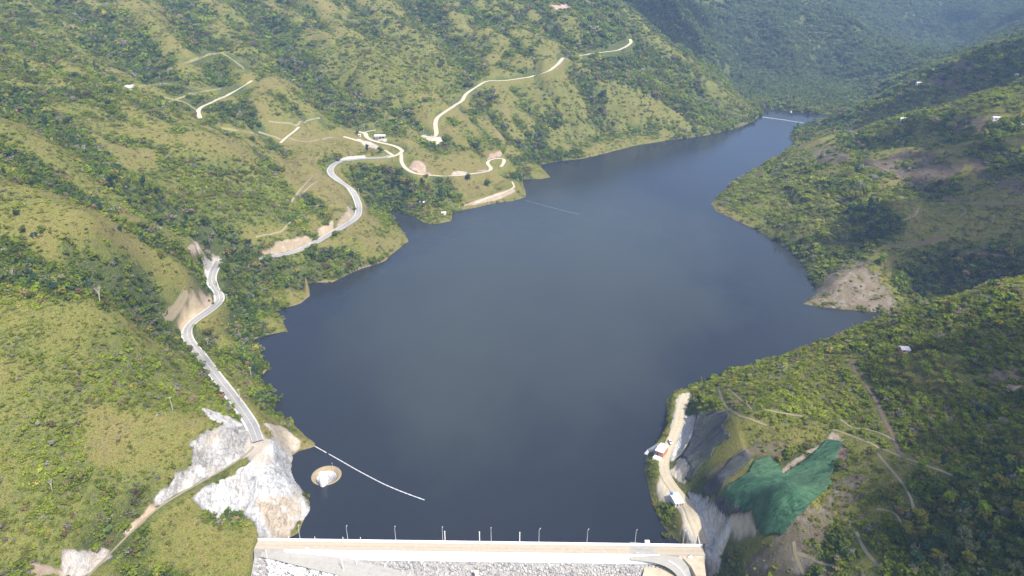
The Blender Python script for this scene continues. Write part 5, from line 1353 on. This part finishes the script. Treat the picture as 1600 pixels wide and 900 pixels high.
def cloud_material(name, opac):
    t = NT(name)
    d = t.n('BsdfDiffuse', Color=(.9, .9, .92, 1)); tl = t.n('BsdfTranslucent', Color=(.85, .86, .9, 1)); tp = t.n('BsdfTransparent')
    m1 = t.n('MixShader', Fac=.5, _1=d.outputs[0], _2=tl.outputs[0]); m2 = t.n('MixShader', Fac=opac, _1=tp.outputs[0], _2=m1.outputs[0])
    t.t.links.new(m2.outputs[0], t.out.inputs[0]); return t.m
CM = cloud_material('cloud vapour', .055); CTHIN = cloud_material('thin cloud vapour', .016)
bmx = bmesh.new(); bmesh.ops.create_icosphere(bmx, subdivisions=2, radius=1.0)
IV = np.array([v.co[:] for v in bmx.verts]); IF = np.array([[v.index for v in f.verts] for f in bmx.faces]); bmx.free()
def shade_cloud(shade_pts, rad, n_, seed, alt=950, mat=None):
    """a low puffy cloud out of view, placed to cast shade on the given ground points"""
    rng = np.random.default_rng(seed); Vs, Fs = [], []; k = 0
    for (x_, y_, z_, r_) in shade_pts:
        for q in range(n_):
            a = rng.uniform(0, 6.28); rr = r_ * abs(rng.normal(0, .55)); h = alt + rng.normal(0, 18)
            f = (h - z_) / SUN.z
            p = np.array((x_ + rr * math.cos(a) + SUN.x * f, y_ + rr * math.sin(a) + SUN.y * f, h))
            s_ = rad * rng.uniform(.5, 1.25)
            Vs.append(IV * (1 + rng.uniform(-.12, .12, (len(IV), 1))) * s_ * np.array((1.2, 1.2, .5)) + p); Fs.append(IF + k * len(IV)); k += 1
    stuff(put('shade_cloud', raw_mesh('shade_cloud', np.concatenate(Vs), np.concatenate(Fs), mat or CM, True)))
def gp(u, v): P = on_ground(u, v); return P
cl = [(*gp(1580, 860), 60), (*gp(1590, 700), 60), (*gp(1540, 780), 45), (*gp(1570, 560), 50)]
shade_cloud(cl, 26, 22, 1)
cl = [(*gp(1520, 90), 110), (*gp(1590, 110), 110), (*gp(1440, 160), 70)]
shade_cloud(cl, 34, 22, 2)
cl = [(*gp(1500, 25), 200), (*gp(1590, 30), 230), (*gp(1080, 20), 150), (*gp(1020, 10), 130), (*gp(1060, 60), 110)]
shade_cloud(cl, 60, 15, 3)

cl = [(*gp(1400, 330), 80), (*gp(1500, 320), 90), (*gp(1580, 300), 90), (*gp(1500, 230), 90), (*gp(1420, 220), 80), (*gp(1480, 420), 70), (*gp(1560, 400), 80)]
shade_cloud(cl, 45, 10, 4, 980, CTHIN)  # unseen thin cover added overhead to dim the middle right slopes
zlow = float(Z.min()) - 1.2; ztop = max(float(Z.max()), 300.0) + 25
x0, x1, y0, y1 = GX[0] - 20, GX[-1] + 20, GY[0] - 20, GY[-1] + 20
hz = bpy.data.materials.new('air haze'); hz.use_nodes = True; ht = hz.node_tree; ht.nodes.clear()
ho = ht.nodes.new('ShaderNodeOutputMaterial'); pv = ht.nodes.new('ShaderNodeVolumePrincipled')
pv.inputs['Color'].default_value = (.42, .62, 1.0, 1); pv.inputs['Density'].default_value = HAZE; pv.inputs['Anisotropy'].default_value = .0
ht.links.new(pv.outputs[0], ho.inputs['Volume'])
b = MB(); b.box(((x0 + x1) / 2, (y0 + y1) / 2, (zlow + ztop) / 2), (x1 - x0, y1 - y0, ztop - zlow))
stuff(b.put('haze', hz))

vs = scene.view_settings
scene.display_settings.display_device = 'sRGB'
vs.view_transform = 'Standard'; vs.look = 'None'; vs.gamma = 1.0; vs.use_curve_mapping = False; vs.exposure = EXPO
cy_ = scene.cycles
cy_.max_bounces = 5; cy_.diffuse_bounces = 2; cy_.glossy_bounces = 2; cy_.transmission_bounces = 2; cy_.transparent_max_bounces = 12; cy_.volume_bounces = 0
cy_.use_adaptive_sampling = True; cy_.adaptive_threshold = .02
cy_.use_denoising = True; cy_.denoiser = 'OPENIMAGEDENOISE'; cy_.denoising_input_passes = 'RGB_ALBEDO_NORMAL'; cy_.denoising_prefilter = 'ACCURATE'
cy_.sample_clamp_indirect = 4.0
